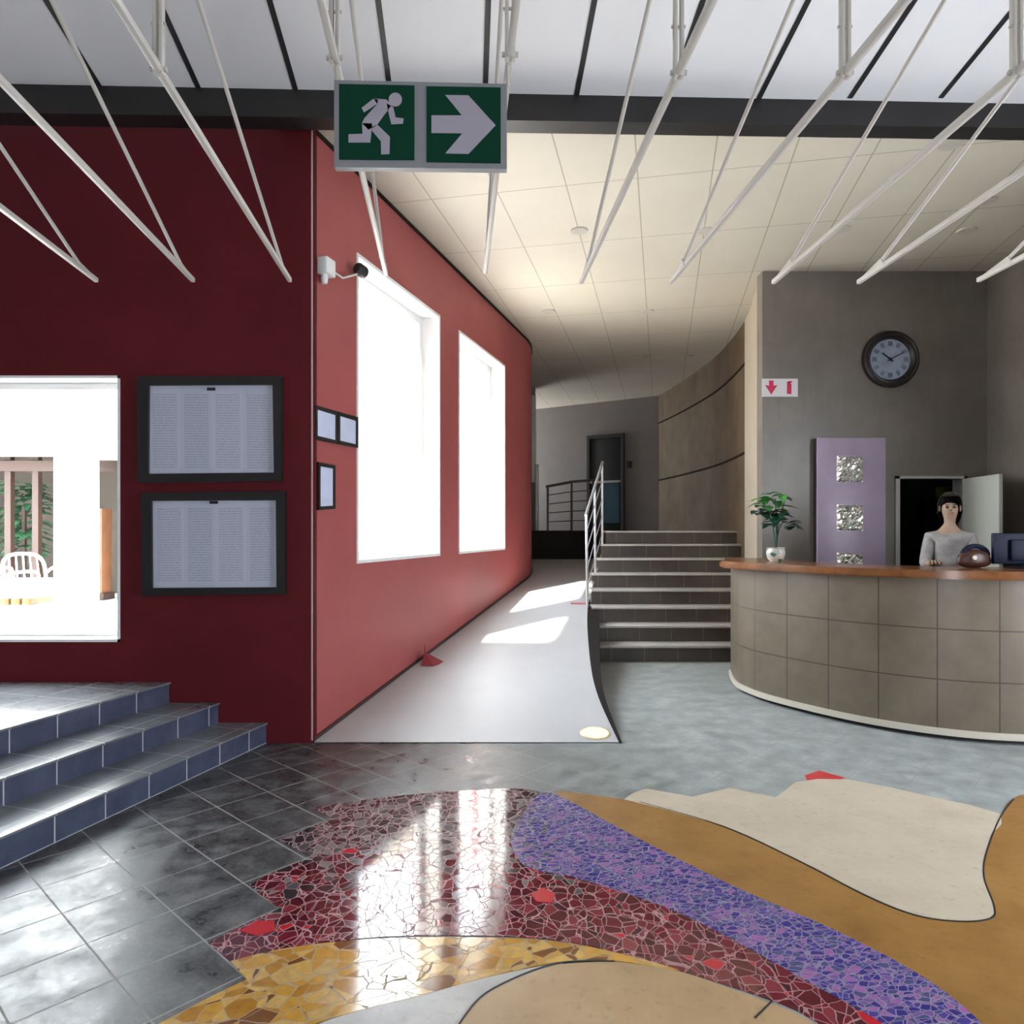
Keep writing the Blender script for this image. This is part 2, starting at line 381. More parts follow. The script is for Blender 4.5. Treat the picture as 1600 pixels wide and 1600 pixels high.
M['brownpost'] = mat('brown timber post', (.045, .022, .016), .6)
M['orange'] = mat('orange timber', (.2, .08, .035), .5, var=.2, vscale=8)
M['gold'] = mat('golden brown timber', (.09, .045, .008), .5)
M['chair'] = mat('white garden chair', (.8, .8, .8), .4)
M['lamp'] = mat('warm lit lens', (.9, .75, .45), .3, emit=(1, .78, .42), estr=.9)
M['lens'] = mat('frosted lamp lens', (.56, .52, .45), .4)
M['trimgrey'] = mat('grey ring', (.42, .39, .34), .4)
M['redplastic'] = mat('dark red plastic', (.22, .02, .03), .4)

# ------------------------------------------------------------------ plan
D = 5.27
ux, uy = .2834, .959            # heading of the red wall
CX = (487-800)/F*D
red_path = [Vector((CX, D)), Vector((CX+5.78*.2955, D+5.78))]
h = math.atan2(.2955, 1); p = red_path[-1].copy(); R = 3.0; n_arc = 40
for i in range(n_arc):
    a = h-(i+.5)/n_arc*math.radians(62); st = R*math.radians(62)/n_arc
    p = p+Vector((math.sin(a)*st, math.cos(a)*st)); red_path.append(p.copy())
right_path = [Vector((q[0], q[1])) for q in spline([(2.95, 8.32, 0), (3.13, 9.05, 0), (3.37, 10.16, 0), (3.54, 11.8, 0), (3.55, 13.0, 0), (3.46, 14.6, 0), (3.32, 15.9, 0), (3.1, 17.2, 0)], 8)]
HC = 4.62                       # hall ceiling height
LAND = 1.576
SL = .137                       # ramp slope
def rz(x, y): return max(0.0, SL*(y-D))

# ------------------------------------------------------------------ floor and inlays
bm = BM(); box(bm, (-7.5, -3, -.2), (6.3, 18, 0)); floor = struct('floor', bm, M['slate'], smooth=0)
def inlay(name, px, m, z=.003, label=None, n=5, lin=0):
    g = [G(*q) for q in px]          # the first `lin` corners stay sharp, the rest is a smooth outline
    if not n: pts = g
    elif lin: pts = g[:lin-1]+spline(g[lin-1:], n)
    else: pts = spline(g+[g[0]], n)[:-1]
    bm = BM(); prism(bm, [(q.x, q.y) for q in pts], -.01, z); o = obj(name, bm, m, floor, smooth=0)
    if label: o['label'] = label
    return o
inlay('red_mosaic_band', [(362, 1503), (325, 1474), (380, 1446), (436, 1420), (388, 1384), (425, 1364), (486, 1340), (436, 1312), (520, 1279), (486, 1262), (600, 1246), (720, 1236), (840, 1236), (900, 1290), (1010, 1380), (1160, 1450), (1290, 1520), (1460, 1625), (1340, 1640), (1250, 1582), (1150, 1545), (1050, 1514), (920, 1478), (800, 1464), (600, 1464), (450, 1482)], M['redmos'], .002, 'dark red broken-tile band', 4, 11)
inlay('purple_mosaic_band', [(845, 1238), (880, 1247), (1000, 1312), (1150, 1387), (1300, 1452), (1450, 1532), (1560, 1625), (1640, 1720), (1560, 1720), (1400, 1612), (1250, 1528), (1150, 1472), (1040, 1418), (900, 1372), (818, 1352), (800, 1300)], M['purplemos'], .003, 'blue and purple broken-tile band', 4)
inlay('yellow_mosaic_band', [(100, 1700), (245, 1602), (330, 1558), (386, 1531), (360, 1503), (450, 1482), (600, 1467), (800, 1467), (920, 1480), (1062, 1517), (960, 1502), (872, 1504), (760, 1528), (650, 1558), (560, 1580), (440, 1620), (330, 1700)], M['yelmos'], .003, 'golden yellow broken-tile band', 4, 5)
inlay('grey_stone_inlay', [(440, 1622), (560, 1580), (760, 1528), (880, 1506), (800, 1540), (750, 1575), (700, 1700), (400, 1700)], M['greystone'], .002, 'pale grey stone inlay', 4)
inlay('tan_stone_inlay', [(868, 1508), (960, 1504), (1062, 1519), (1150, 1549), (1250, 1588), (1340, 1650), (1420, 1720), (700, 1720), (712, 1610), (770, 1548)], M['tan'], .0025, 'tan sandstone inlay', 4)
inlay('ochre_stone_inlay', [(868, 1236), (1000, 1254), (1130, 1293), (1250, 1348), (1350, 1400), (1430, 1432), (1500, 1441), (1548, 1436), (1553, 1415), (1536, 1370), (1541, 1330), (1562, 1280), (1582, 1250), (1640, 1246), (2000, 1300), (2000, 1725), (1630, 1725), (1552, 1622), (1450, 1534), (1300, 1454), (1150, 1389), (1000, 1314), (890, 1255)], M['ochre'], .0025, 'ochre sandstone inlay', 4)
inlay('cream_stone_inlay', [(975, 1250), (1010, 1233), (1082, 1246), (1140, 1232), (1212, 1247), (1243, 1223), (1325, 1219), (1450, 1245), (1564, 1273), (1549, 1304), (1541, 1330), (1537, 1350), (1536, 1372), (1552, 1417), (1546, 1436), (1500, 1441), (1430, 1431), (1350, 1398), (1250, 1347), (1130, 1291)], M['cream'], .0045, 'cream limestone inlay', 2)
inlay('red_tile_inlay', [(1258, 1212), (1280, 1205), (1320, 1216), (1290, 1223), (1262, 1222)], M['redtile'], .004, 'single red tile', 0)
inlay('red_tile_inlay', [(374, 1456), (400, 1440), (428, 1440), (430, 1454), (402, 1463)], M['redtile'], .004, 'single red tile', 0)
inlay('red_tile_inlay', [(830, 1398), (848, 1388), (868, 1398), (862, 1412), (838, 1410)], M['redtile'], .0045, 'single red tile', 0)
def seam(name, px, w=.007):
    pts = spline([G(*q) for q in px], 6); bm = BM(); L = offset2(pts, w/2); Rr = offset2(pts, -w/2)
    prism(bm, [(q.x, q.y) for q in L]+[(q.x, q.y) for q in Rr[::-1]], -.005, .0052); obj(name, bm, M['black'], floor, 0)
seam('inlay_seam', [(1000, 1254), (1130, 1292), (1250, 1347), (1350, 1399), (1430, 1431), (1500, 1441), (1548, 1436), (1553, 1417), (1537, 1370), (1542, 1330), (1564, 1276), (1584, 1249)])
seam('inlay_seam', [(700, 1640), (725, 1590), (770, 1546), (868, 1507), (960, 1503)], .005)
seam('inlay_seam', [(1180, 1592), (1206, 1566)], .005)

# ------------------------------------------------------------------ walls
bm = BM()
wx0 = -5.3; wx1 = (188-800)/F*D; wz0 = EYE-(1003-HZ)/F*D; wz1 = EYE-(587-HZ)/F*D
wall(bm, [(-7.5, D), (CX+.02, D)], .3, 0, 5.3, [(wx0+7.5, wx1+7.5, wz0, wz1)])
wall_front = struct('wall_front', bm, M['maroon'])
bm = BM()
def redS(px):      # arc length on the straight part of the red wall at picture column px
    k = (px-800)/F; t = (k*D-CX)/(.2955-k); return t*math.hypot(1, .2955), D+t
W1 = (redS(558), redS(686)); W2 = (redS(717), redS(788))
w1z = (EYE-(878-HZ)/F*W1[0][1], EYE-(398-HZ)/F*W1[0][1])
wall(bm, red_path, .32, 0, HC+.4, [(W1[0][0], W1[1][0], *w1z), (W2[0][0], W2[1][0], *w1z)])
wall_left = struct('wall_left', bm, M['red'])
bm = BM(); wall(bm, offset2(red_path, .325)[1:-4], .03, 0, HC+.5); struct('wall_left_outside', bm, M['render_w'])
def rp(s, o=0, z=0):     # point on the red wall's inner face, pushed o into the room
    return Vector((CX+ux*s+uy*o, D+uy*s-ux*o, z))
T = Vector((ux, uy, 0)); NRM = Vector((uy, -ux, 0)); Z = Vector((0, 0, 1))
def window_in_red(name, s0, s1, z0, z1):
    bm = BM(); fw = .05; sm = (s0+s1)/2; zm = (z0+z1)/2
    # lining of the reveal, then a slim sash frame
    for (c, sx, sz) in ((rp(sm, -.145, z0+.008), s1-s0, .016), (rp(sm, -.145, z1-.008), s1-s0, .016), (rp(s0+.008, -.145, zm), .016, z1-z0), (rp(s1-.008, -.145, zm), .016, z1-z0)):
        obox(bm, c, T, NRM, Z, sx, .31, sz)
    for (c, sx, sz) in ((rp(sm, -.22, z0+.04), s1-s0, .06), (rp(sm, -.22, z1-.05), s1-s0, .08), (rp(s0+.04, -.22, zm), .06, z1-z0), (rp(s1-.05, -.22, zm), .08, z1-z0)):
        obox(bm, c, T, NRM, Z, sx, .06, sz, .004)
    o = struct(name, bm, M['white'])
    bm = BM(); obox(bm, rp(sm, -.22, zm), T, NRM, Z, s1-s0-.1, .008, z1-z0-.1); obj('pane', bm, M['glass'], o)
    # thin surround standing proud of the plaster
    bm = BM(); e = .014
    for (c, sx, sz) in ((rp(sm, .004, z0-e/2), s1-s0+2*e, e), (rp(sm, .004, z1+e/2), s1-s0+2*e, e), (rp(s0-e/2, .004, zm), e, z1-z0), (rp(s1+e/2, .004, zm), e, z1-z0)):
        obox(bm, c, T, NRM, Z, sx, .012, sz)
    obj('window_surround', bm, M['white'], o)
window_in_red('window_1', W1[0][0], W1[1][0], *w1z)
window_in_red('window_2', W2[0][0], W2[1][0], *w1z)
bm = BM()
xm = (wx0+wx1)/2; zm = (wz0+wz1)/2
for (c, sx, sz) in (((xm, D+.14, wz0+.01), wx1-wx0, .02), ((xm, D+.14, wz1-.01), wx1-wx0, .02), ((wx0+.01, D+.14, zm), .02, wz1-wz0), ((wx1-.01, D+.14, zm), .02, wz1-wz0)):
    obox(bm, c, (1, 0, 0), (0, 1, 0), Z, sx, .29, sz)
for (c, sx, sz) in (((xm, D+.2, wz0+.045), wx1-wx0, .05), ((xm, D+.2, wz1-.045), wx1-wx0, .05), ((wx0+.045, D+.2, zm), .05, wz1-wz0), ((wx1-.045, D+.2, zm), .05, wz1-wz0)):
    obox(bm, c, (1, 0, 0), (0, 1, 0), Z, sx, .06, sz, .004)
w3 = struct('window_3', bm, M['white'])
bm = BM(); box(bm, (wx0+.05, D+.197, wz0+.05), (wx1-.05, D+.204, wz1-.05)); obj('pane', bm, M['glass'], w3)
bm = BM(); obox(bm, rp(.012, .003, 2.33), T, NRM, Z, .03, .012, 4.62); struct('trim_1', bm, mat('pale corner bead', (.60, .42, .40), .5))
# dark skirting where the red wall meets the ramp; shadow line painted under the ceiling
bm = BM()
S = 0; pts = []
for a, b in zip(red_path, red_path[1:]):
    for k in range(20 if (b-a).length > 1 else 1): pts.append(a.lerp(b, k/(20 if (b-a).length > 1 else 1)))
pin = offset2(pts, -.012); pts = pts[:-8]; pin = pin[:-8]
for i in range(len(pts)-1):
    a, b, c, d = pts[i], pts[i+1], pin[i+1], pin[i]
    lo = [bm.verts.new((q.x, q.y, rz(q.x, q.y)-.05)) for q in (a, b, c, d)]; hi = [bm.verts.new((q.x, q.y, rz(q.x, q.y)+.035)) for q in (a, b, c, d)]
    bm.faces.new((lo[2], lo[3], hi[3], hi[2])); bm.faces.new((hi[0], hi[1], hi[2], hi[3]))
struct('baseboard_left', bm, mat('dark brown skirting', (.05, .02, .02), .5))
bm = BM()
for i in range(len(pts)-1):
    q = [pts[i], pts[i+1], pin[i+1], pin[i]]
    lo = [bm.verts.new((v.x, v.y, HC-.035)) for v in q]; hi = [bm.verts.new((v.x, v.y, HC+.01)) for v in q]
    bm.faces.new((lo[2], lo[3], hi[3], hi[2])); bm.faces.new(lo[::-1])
struct('ceiling_shadow_line', bm, M['groove'])  # dark strip painted in for the shadow line along the ceiling

# brown frontal wall with doorway, curved wall, right wall
BY = 8.24
dx0 = (1405-800)/F*BY; dx1 = (1505-800)/F*BY; dz = EYE-(748-HZ)/F*BY
bm = BM(); wall(bm, [(2.93, BY), (6.3, BY)], .18, 0, HC+.2, [(dx0-2.93, dx1-2.93, -.1, dz)]); struct('wall_reception', bm, M['brown'])
bm = BM(); rpx = right_path[::-1]
grooves = [(EYE+1.11, .035), (EYE+2.40, .03)]
wall(bm, rpx, .16, 0, HC+.2); struct('wall_right', bm, M['curve'])
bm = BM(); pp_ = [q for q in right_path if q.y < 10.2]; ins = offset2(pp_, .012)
prism(bm, [(q.x, q.y) for q in pp_]+[(q.x, q.y) for q in ins[::-1]], 0, HC); struct('lit_edge_strip', bm, mat('cream lit wall edge', (.46, .39, .30), .5, var=.06))  # brighter front edge of the curved wall, its light put into this cream
for gz, gh in grooves:
    bm = BM(); pts = [q for q in right_path if q.y > 10.1]; inn = offset2(pts, .012)
    for i in range(len(pts)-1):
        q = [pts[i], pts[i+1], inn[i+1], inn[i]]
        lo = [bm.verts.new((v.x, v.y, gz-gh/2)) for v in q]; hi = [bm.verts.new((v.x, v.y, gz+gh/2)) for v in q]
        bm.faces.new((lo[3], lo[2], hi[2], hi[3])); bm.faces.new(lo); bm.faces.new(hi[::-1])
    struct('trim_2' if gz < 3 else 'trim_3', bm, M['groove'])
bm = BM(); wall(bm, [(5.93, BY), (5.93, -3)], -.37, 0, 6.6, [(BY-3.7, BY-.9, .3, 3.2)])  # unseen opening, added and sized to light the red and reception walls
bmesh.ops.recalc_face_normals(bm, faces=bm.faces[:]); struct('wall_side_right', bm, M['brown'])
bm = BM(); wall(bm, [(-7.2, -3), (5.93, -3)], -.2, 0, 6.9, [(7.2-.6, 7.2+.6, .05, 2.1)])  # unseen opening behind the camera, sized to limit the light from there
bmesh.ops.recalc_face_normals(bm, faces=bm.faces[:]); struct('wall_rear', bm, M['sidewall'])
bm = BM(); box(bm, (-7.5, -3, 0), (-7.2, D, 6.6)); struct('wall_side_left', bm, M['sidewall'])
# back wall
BL = Cz(868, 636, HC); BR = Cz(1032, 618, HC)
dirb = Vector((BR.x-BL.x, BR.y-BL.y)).normalized()
bp0 = Vector((BL.x, BL.y))-dirb*5; bp1 = Vector((BR.x, BR.y))+dirb*.5
bm = BM(); wall(bm, [bp0, bp1], .2, LAND-.3, HC+.2); struct('wall_back', bm, M['grey_wall'])
# far left corner of the landing with its window
bm = BM(); wall(bm, [(-3.2, 15.0), (.40, 15.0)], .15, 0, HC+.2); struct('wall_back_left', bm, M['grey_wall'])
bm = BM(); box(bm, (.37, 14.96, 2.6), (.51, 15.15, 4.45), bev=.01); struct('trim_7', bm, M['white'])
bm = BM(); box(bm, (.40, 14.98, LAND-.1), (.50, 15.15, HC)); struct('trim_8', bm, M['grey_wall'])
bm = BM(); wall(bm, [red_path[-1], (-3.2, 15.0)], .2, 0, HC+.2); struct('wall_back_return', bm, M['grey_wall'])
e0, e1 = red_path[-1], Vector((-3.2, 15.0)); ev = (e1-e0).normalized(); en = Vector((-ev.y, ev.x))*.22
bm = BM(); wall(bm, [e0+en-ev*.15, e1+en], .03, 0, HC+.5); struct('wall_back_outside', bm, M['render_w'])
bm = BM(); box(bm, (-3.4, 14.9, 0), (-3.2, 18.2, HC+.2)); struct('wall_back_end', bm, M['grey_wall'])
bm = BM()
for lo, hi in (((-.35, 15.0, 2.6), (.43, 15.12, 2.66)), ((-.35, 15.0, 4.36), (.43, 15.12, 4.42)), ((-.35, 15.0, 2.6), (-.29, 15.12, 4.42)), ((.34, 14.99, 2.6), (.47, 15.12, 4.42))): box(bm, lo, hi)
w4 = struct('window_4', bm, M['white']); bm = BM(); box(bm, (-.29, 15.06, 2.66), (.34, 15.066, 4.36)); obj('pane', bm, M['glass'], w4)
# room behind the reception doorway
bm = BM(); box(bm, (3.6, 10.6, 0), (6.3, 10.75, HC+.2)); struct('wall_office_back', bm, M['darkwood'])
bm = BM(); box(bm, (6.15, BY+.18, 0), (6.3, 10.6, HC+.2)); struct('wall_office_side', bm, M['darkwood'])

# ------------------------------------------------------------------ ceilings
hall = [(CX-.3, 5.22), (CX, 5.2), (6.3, 5.34), (6.3, 18.2), (-3.2, 18.2), (-3.2, 13.3)]+[(q.x, q.y) for q in offset2(red_path, .2)[::-1]]
bm = BM(); prism(bm, hall, HC, HC+.3); struct('ceiling', bm, M['hallceil'], smooth=0)
sl = .21; B0 = 4.708; BYc = 5.05
def upz(x, y): return B0+sl*(BYc+.009*x-y)
bm = BM(); prism(bm, [(-7.5, -3), (6.3, -3), (6.3, 5.2), (-7.5, 5.2)], upz, lambda x, y: upz(x, y)+.3); struct('ceiling_upper', bm, M['upper'], smooth=0)
bm = BM()
for i, px in enumerate((-130, 22, 168, 318, 466, 611, 758, 900, 1045, 1186, 1328, 1470, 1612)):
    a = P(px, 154, BYc+.02); k = Vector((-.064, 1, -sl)).normalized()
    if i == 0: continue
    e = a-k*7.4; s = Vector((1, .064, 0)).normalized()*.018; nn = Vector((0, 0, -.004))
    for q in (a, e): q.z = upz(q.x, q.y)
    prism3(bm, [a-s, a+s, e+s, e-s], (0, sl, -1), .005)
struct('trim_4', bm, M['black'], smooth=0)
bm = BM(); a0 = -7.5; a1 = 6.3
yb = lambda x: BYc+.026*x-.02
prism(bm, [(a0, yb(a0)), (a1, yb(a1)), (a1, yb(a1)+.16), (a0, yb(a0)+.16)], 4.522, 4.95); struct('beam', bm, M['beam'], smooth=0)

# ------------------------------------------------------------------ ramp, painted shade strip, stairs, landing
redge = [Vector((q[0], q[1])) for q in spline([(.80, 5.27, 0), (.757, 6.17, 0), (.785, 7.02, 0), (.90, 8.41, 0), (1.0, 9.3, 0), (1.1, 10.07, 0), (1.26, 11.17, 0), (1.5, 12.9, 0)], 6)]
lp = [q for q in pts if 0] ; lpath = []
for a, b in zip(red_path, red_path[1:]):
    m = 12 if (b-a).length > 1 else 1
    for k in range(m): lpath.append(a.lerp(b, k/m))
lpath = [q for q in lpath if q.y <= 12.9]; lpath.append(Vector((lpath[-1].x, 12.9)))
bm = BM(); N_ = 40; rows = []
def sample_y(path, y):
    for a, b in zip(path, path[1:]):
        if a.y <= y <= b.y and b.y > a.y: return a.x+(b.x-a.x)*(y-a.y)/(b.y-a.y)
    return path[-1].x
for i in range(N_+1):
    y = D+(12.9-D)*i/N_; x0 = sample_y(lpath, y); x1 = sample_y(redge, y)
    rows.append([bm.verts.new((x0+(x1-x0)*k/6, y, rz(0, y)+.006)) for k in range(7)]+[bm.verts.new((x1, y, -.01))])
for a, b in zip(rows, rows[1:]):
    for k in range(7): bm.faces.new((a[k], a[k+1], b[k+1], b[k]))
struct('floor_ramp', bm, M['ramp'])
# steps: left boundary follows the ramp edge
RIS = .197; TRD = .33; NST = 8; Y0 = 8.5
step_left = {1: 1.06, 2: 1.05, 3: 1.045, 4: 1.07, 5: 1.12, 6: 1.22, 7: 1.33, 8: 1.44}
stairs = thing('stairs', 'broad dark tiled staircase of eight steps rising to the landing beside the ramp', None, (2.2, Y0, 0), kind='structure')
for i in range(1, NST+1):
    y = Y0+TRD*(i-1); z = RIS*i; xl = step_left[i]
    bm = BM(); box(bm, (xl, y, 0), (3.6 if y > 9 else 3.2, y+TRD+.35, z-.03)); uv_dir(bm, (1, 0))
    st = obj('step', bm, M['stepR'], stairs)
    bm = BM(); box(bm, (xl, y-.02, z-.03), (3.6 if y > 9 else 3.2, y+TRD+.3 if i == NST else y+TRD, z), bev=.006); uv_dir(bm, (1, 0)); obj('tread', bm, M['treadR'], st)
bm = BM(); box(bm, (1.44, Y0+TRD*NST-.05, 0), (3.7, 18, LAND-.004)); uv_dir(bm, (1, 0)); prism(bm, [(.05, 12.9), (1.44, 12.9), (1.44, 18), (-3.1, 18), (-3.1, 15.1), (-.65, 14.05), (-.45, 13.8), (-.1, 13.4)], 0, LAND-.004); struct('floor_landing', bm, M['shade_landing'])
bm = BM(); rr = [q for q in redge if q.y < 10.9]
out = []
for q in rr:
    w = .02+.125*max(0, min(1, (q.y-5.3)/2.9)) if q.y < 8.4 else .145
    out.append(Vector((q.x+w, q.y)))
prism(bm, [(q.x, q.y) for q in rr]+[(q.x, q.y) for q in out[::-1]], -.01, lambda x, y: rz(x, y)+.012); struct('shade_strip', bm, M['shade_landing'], smooth=0)  # dark strip painted in for the shaded gap between ramp and steps

# left platform steps
Dv = Vector((.2927, 1, 0)).normalized(); lsteps = thing('steps', 'three blue slate steps up to the platform under the left window', None, (-2.3, 4.2, 0), kind='structure')
for i, px in enumerate((416, 341, 264)):
    x = (px-800)/F*D; z = .15*(i+1); z = EYE-((1129, 1098, 1066)[i]-HZ)/F*D
    e = Vector((x, D, 0)); f = e-Dv*9; wdt = 6.5
    pl = [(e.x, e.y), (e.x-6, e.y), (f.x-6, f.y), (f.x, f.y)]
    bm = BM(); prism(bm, pl, 0, z-.012); uv_dir(bm, (Dv.x, Dv.y)); st = obj('step', bm, M['stepL'], lsteps)
    nn = Vector((Dv.y, -Dv.x, 0))*.012; e2 = e+nn; f2 = f+nn
    bm = BM(); prism(bm, [(e2.x, D), (e2.x-6, D), (f2.x-6, f2.y), (f2.x, f2.y)], z-.012, z); uv_dir(bm, (Dv.x, Dv.y)); obj('tread', bm, M['treadL'], st)

# ------------------------------------------------------------------ doors
bt = Vector((dirb.x, dirb.y, 0)); bn = Vector((dirb.y, -dirb.x, 0))
def bw(px, o=0, z=0):
    k = (px-800)/F; q = Vector((BL.x, BL.y)); t = (k*q.y-q.x)/(dirb.x-k*dirb.y); return Vector((q.x+dirb.x*t, q.y+dirb.y*t, z))+bn*o
dl, dr = bw(921), bw(974); dw = (dr-dl).length; dm = (dl+dr)/2; dtop = EYE-(682-HZ)/F*dm.y
bm = BM()
for c, sx, sz in ((dl, .07, dtop-LAND), (dr, .07, dtop-LAND)): obox(bm, c+bn*.03+Z*((LAND+dtop)/2), bt, bn, Z, sx, .1, sz)
obox(bm, dm+bn*.03+Z*(dtop), bt, bn, Z, dw+.07, .1, .08)
d1 = struct('door_1', bm, M['doorframe'])
bm = BM(); obox(bm, dm+bn*.02+Z*((LAND+dtop)/2), bt, bn, Z, dw-.07, .04, dtop-LAND, .004); leaf = obj('door_leaf', bm, M['dark'], d1)
zsp = EYE-(753-HZ)/F*dm.y
bm = BM(); obox(bm, dm+bn*.05+bt*.12+Z*(zsp-.5), bt, bn, Z, dw*.55, .012, .95); obj('glass_panel', bm, M['teal'], leaf)
bm = BM(); obox(bm, dm+bn*.06+Z*zsp, bt, bn, Z, dw-.1, .03, .05); obj('push_bar', bm, M['trimgrey'], leaf)
s = bw(984); bm = BM(); obox(bm, s+bn*.02+Z*(EYE-(726-HZ)/F*s.y), bt, bn, Z, .11, .04, .16, .01)
tag(obj('door_entry_panel', bm, M['dark'], origin=s), 'small dark square panel on pale wall right of the far door', 'wall panel')
# reception doorway
bm = BM()
for lo, hi in (((dx0-.05, BY-.02, 0), (dx0, BY+.2, dz+.03)), ((dx1, BY-.02, 0), (dx1+.04, BY+.2, dz+.03)), ((dx0-.05, BY-.02, dz), (dx1+.04, BY+.2, dz+.03))): box(bm, lo, hi)
d2 = struct('door_2', bm, mat('pale door lining', (.45, .44, .42), .5))
hinge = Vector((dx1-.01, BY-.03, 0)); end = Vector(((1564-800)/F*7.45, 7.45, 0)); v = (end-hinge); ln = v.length; v.normalize(); nv = Vector((-v.y, v.x, 0))
bm = BM(); obox(bm, hinge+v*ln/2+Z*(dz/2+.005), v, nv, Z, ln, .04, dz-.02, .004); leaf = obj('door_leaf', bm, M['offwhite'], d2)
bm = BM(); tube(bm, [hinge+v*(ln-.07)+Z*1.02+nv*(-.02), hinge+v*(ln-.07)+Z*1.02-nv*.06, hinge+v*(ln-.19)+Z*1.02-nv*.06], .009); obj('handle', bm, M['steel'], leaf)
# shelves and carton in the back room
sh = thing('storage_shelf', 'dark shelving seen through the open doorway behind reception', 'shelf', (5.1, 10.3, 0))
for k in range(5):
    bm = BM(); box(bm, (4.4, 10.1, .3+k*.45), (5.4, 10.5, .33+k*.45)); obj('shelf_board', bm, M['darkwood'], sh)
for x in (4.4, 5.37):
    bm = BM(); box(bm, (x, 10.1, 0), (x+.03, 10.5, 2.2)); obj('upright', bm, M['darkwood'], sh)
bm = BM(); box(bm, (5.62, 9.0, 2.02), (5.95, 9.35, 2.16), bev=.01)
yb_ = thing('wall_cupboard', 'dark cupboard with a yellow-green top edge inside the back room doorway', 'cupboard', (5.75, 9.2, 1.4))
obj('top_panel', bm, mat('yellow green panel', (.30, .29, .03), .6), yb_)
bm = BM(); box(bm, (5.55, 9.0, 1.45), (6.1, 9.4, 2.02), bev=.01); obj('cabinet_body', bm, M['darkwood'], yb_)

# ------------------------------------------------------------------ reception counter
cpts = [(2.36, 7.6, 0), (2.27, 7.2, 0), (2.25, 6.875, 0), (2.36, 6.45, 0), (2.685, 5.906, 0), (3.0, 5.56, 0), (3.38, 5.317, 0), (3.788, 5.207, 0), (4.3, 5.2, 0), (5.0, 5.35, 0), (5.3, 5.46, 0)]
cpath = [Vector((q[0], q[1])) for q in spline(cpts, 8)]
CT = 1.29
counter = thing('reception_counter', 'curved reception counter faced in grey stone tiles under a brown wooden top', 'counter', (3.4, 6.0, 0))
bm = BM(); wall(bm, cpath, .12, .085, CT-.065); obj('tiled_front', bm, M['ctile'], counter)
bm = BM(); wall(bm, offset2(cpath, -.018), .1, .035, .085); obj('skirting', bm, M['ctrim'], counter, label if False else None) if False else obj('skirting', bm, M['ctrim'], counter)
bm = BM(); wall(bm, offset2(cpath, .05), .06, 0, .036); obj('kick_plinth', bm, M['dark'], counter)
tp = [Vector((q[0], q[1])) for q in spline([(2.3, 7.62, 0), (2.16, 7.2, 0), (2.055, 6.95, 0), (2.13, 6.6, 0), (2.30, 6.3, 0), (2.62, 5.82, 0), (2.95, 5.48, 0), (3.35, 5.225, 0), (3.788, 5.11, 0), (4.3, 5.1, 0), (5.0, 5.25, 0), (5.3, 5.36, 0)], 8)]
ti = [Vector((q[0], q[1])) for q in spline([(5.3, 6.05, 0), (5.0, 5.95, 0), (4.3, 5.82, 0), (3.8, 5.83, 0), (3.4, 6.0, 0), (3.05, 6.35, 0), (2.85, 6.8, 0), (2.8, 7.62, 0)], 8)]
bm = BM(); prism(bm, [(q.x, q.y) for q in tp+ti], CT-.065, CT)
bmesh.ops.bevel(bm, geom=[e for e in bm.edges if abs(e.verts[0].co.z-e.verts[1].co.z) < 1e-5 and len(e.link_faces) == 2 and e.calc_face_angle(0) > 1], offset=.012, segments=2, affect='EDGES')
obj('countertop', bm, M['wood'], counter)
bm = BM(); wall(bm, ti[::-1], .02, 0, CT-.066); obj('back_panel', bm, M['darkwood'], counter)
bm = BM(); box(bm, (3.3, 6.2, 0), (5.5, 7.4, .12)); struct('floor_dais', bm, M['darkwood'])

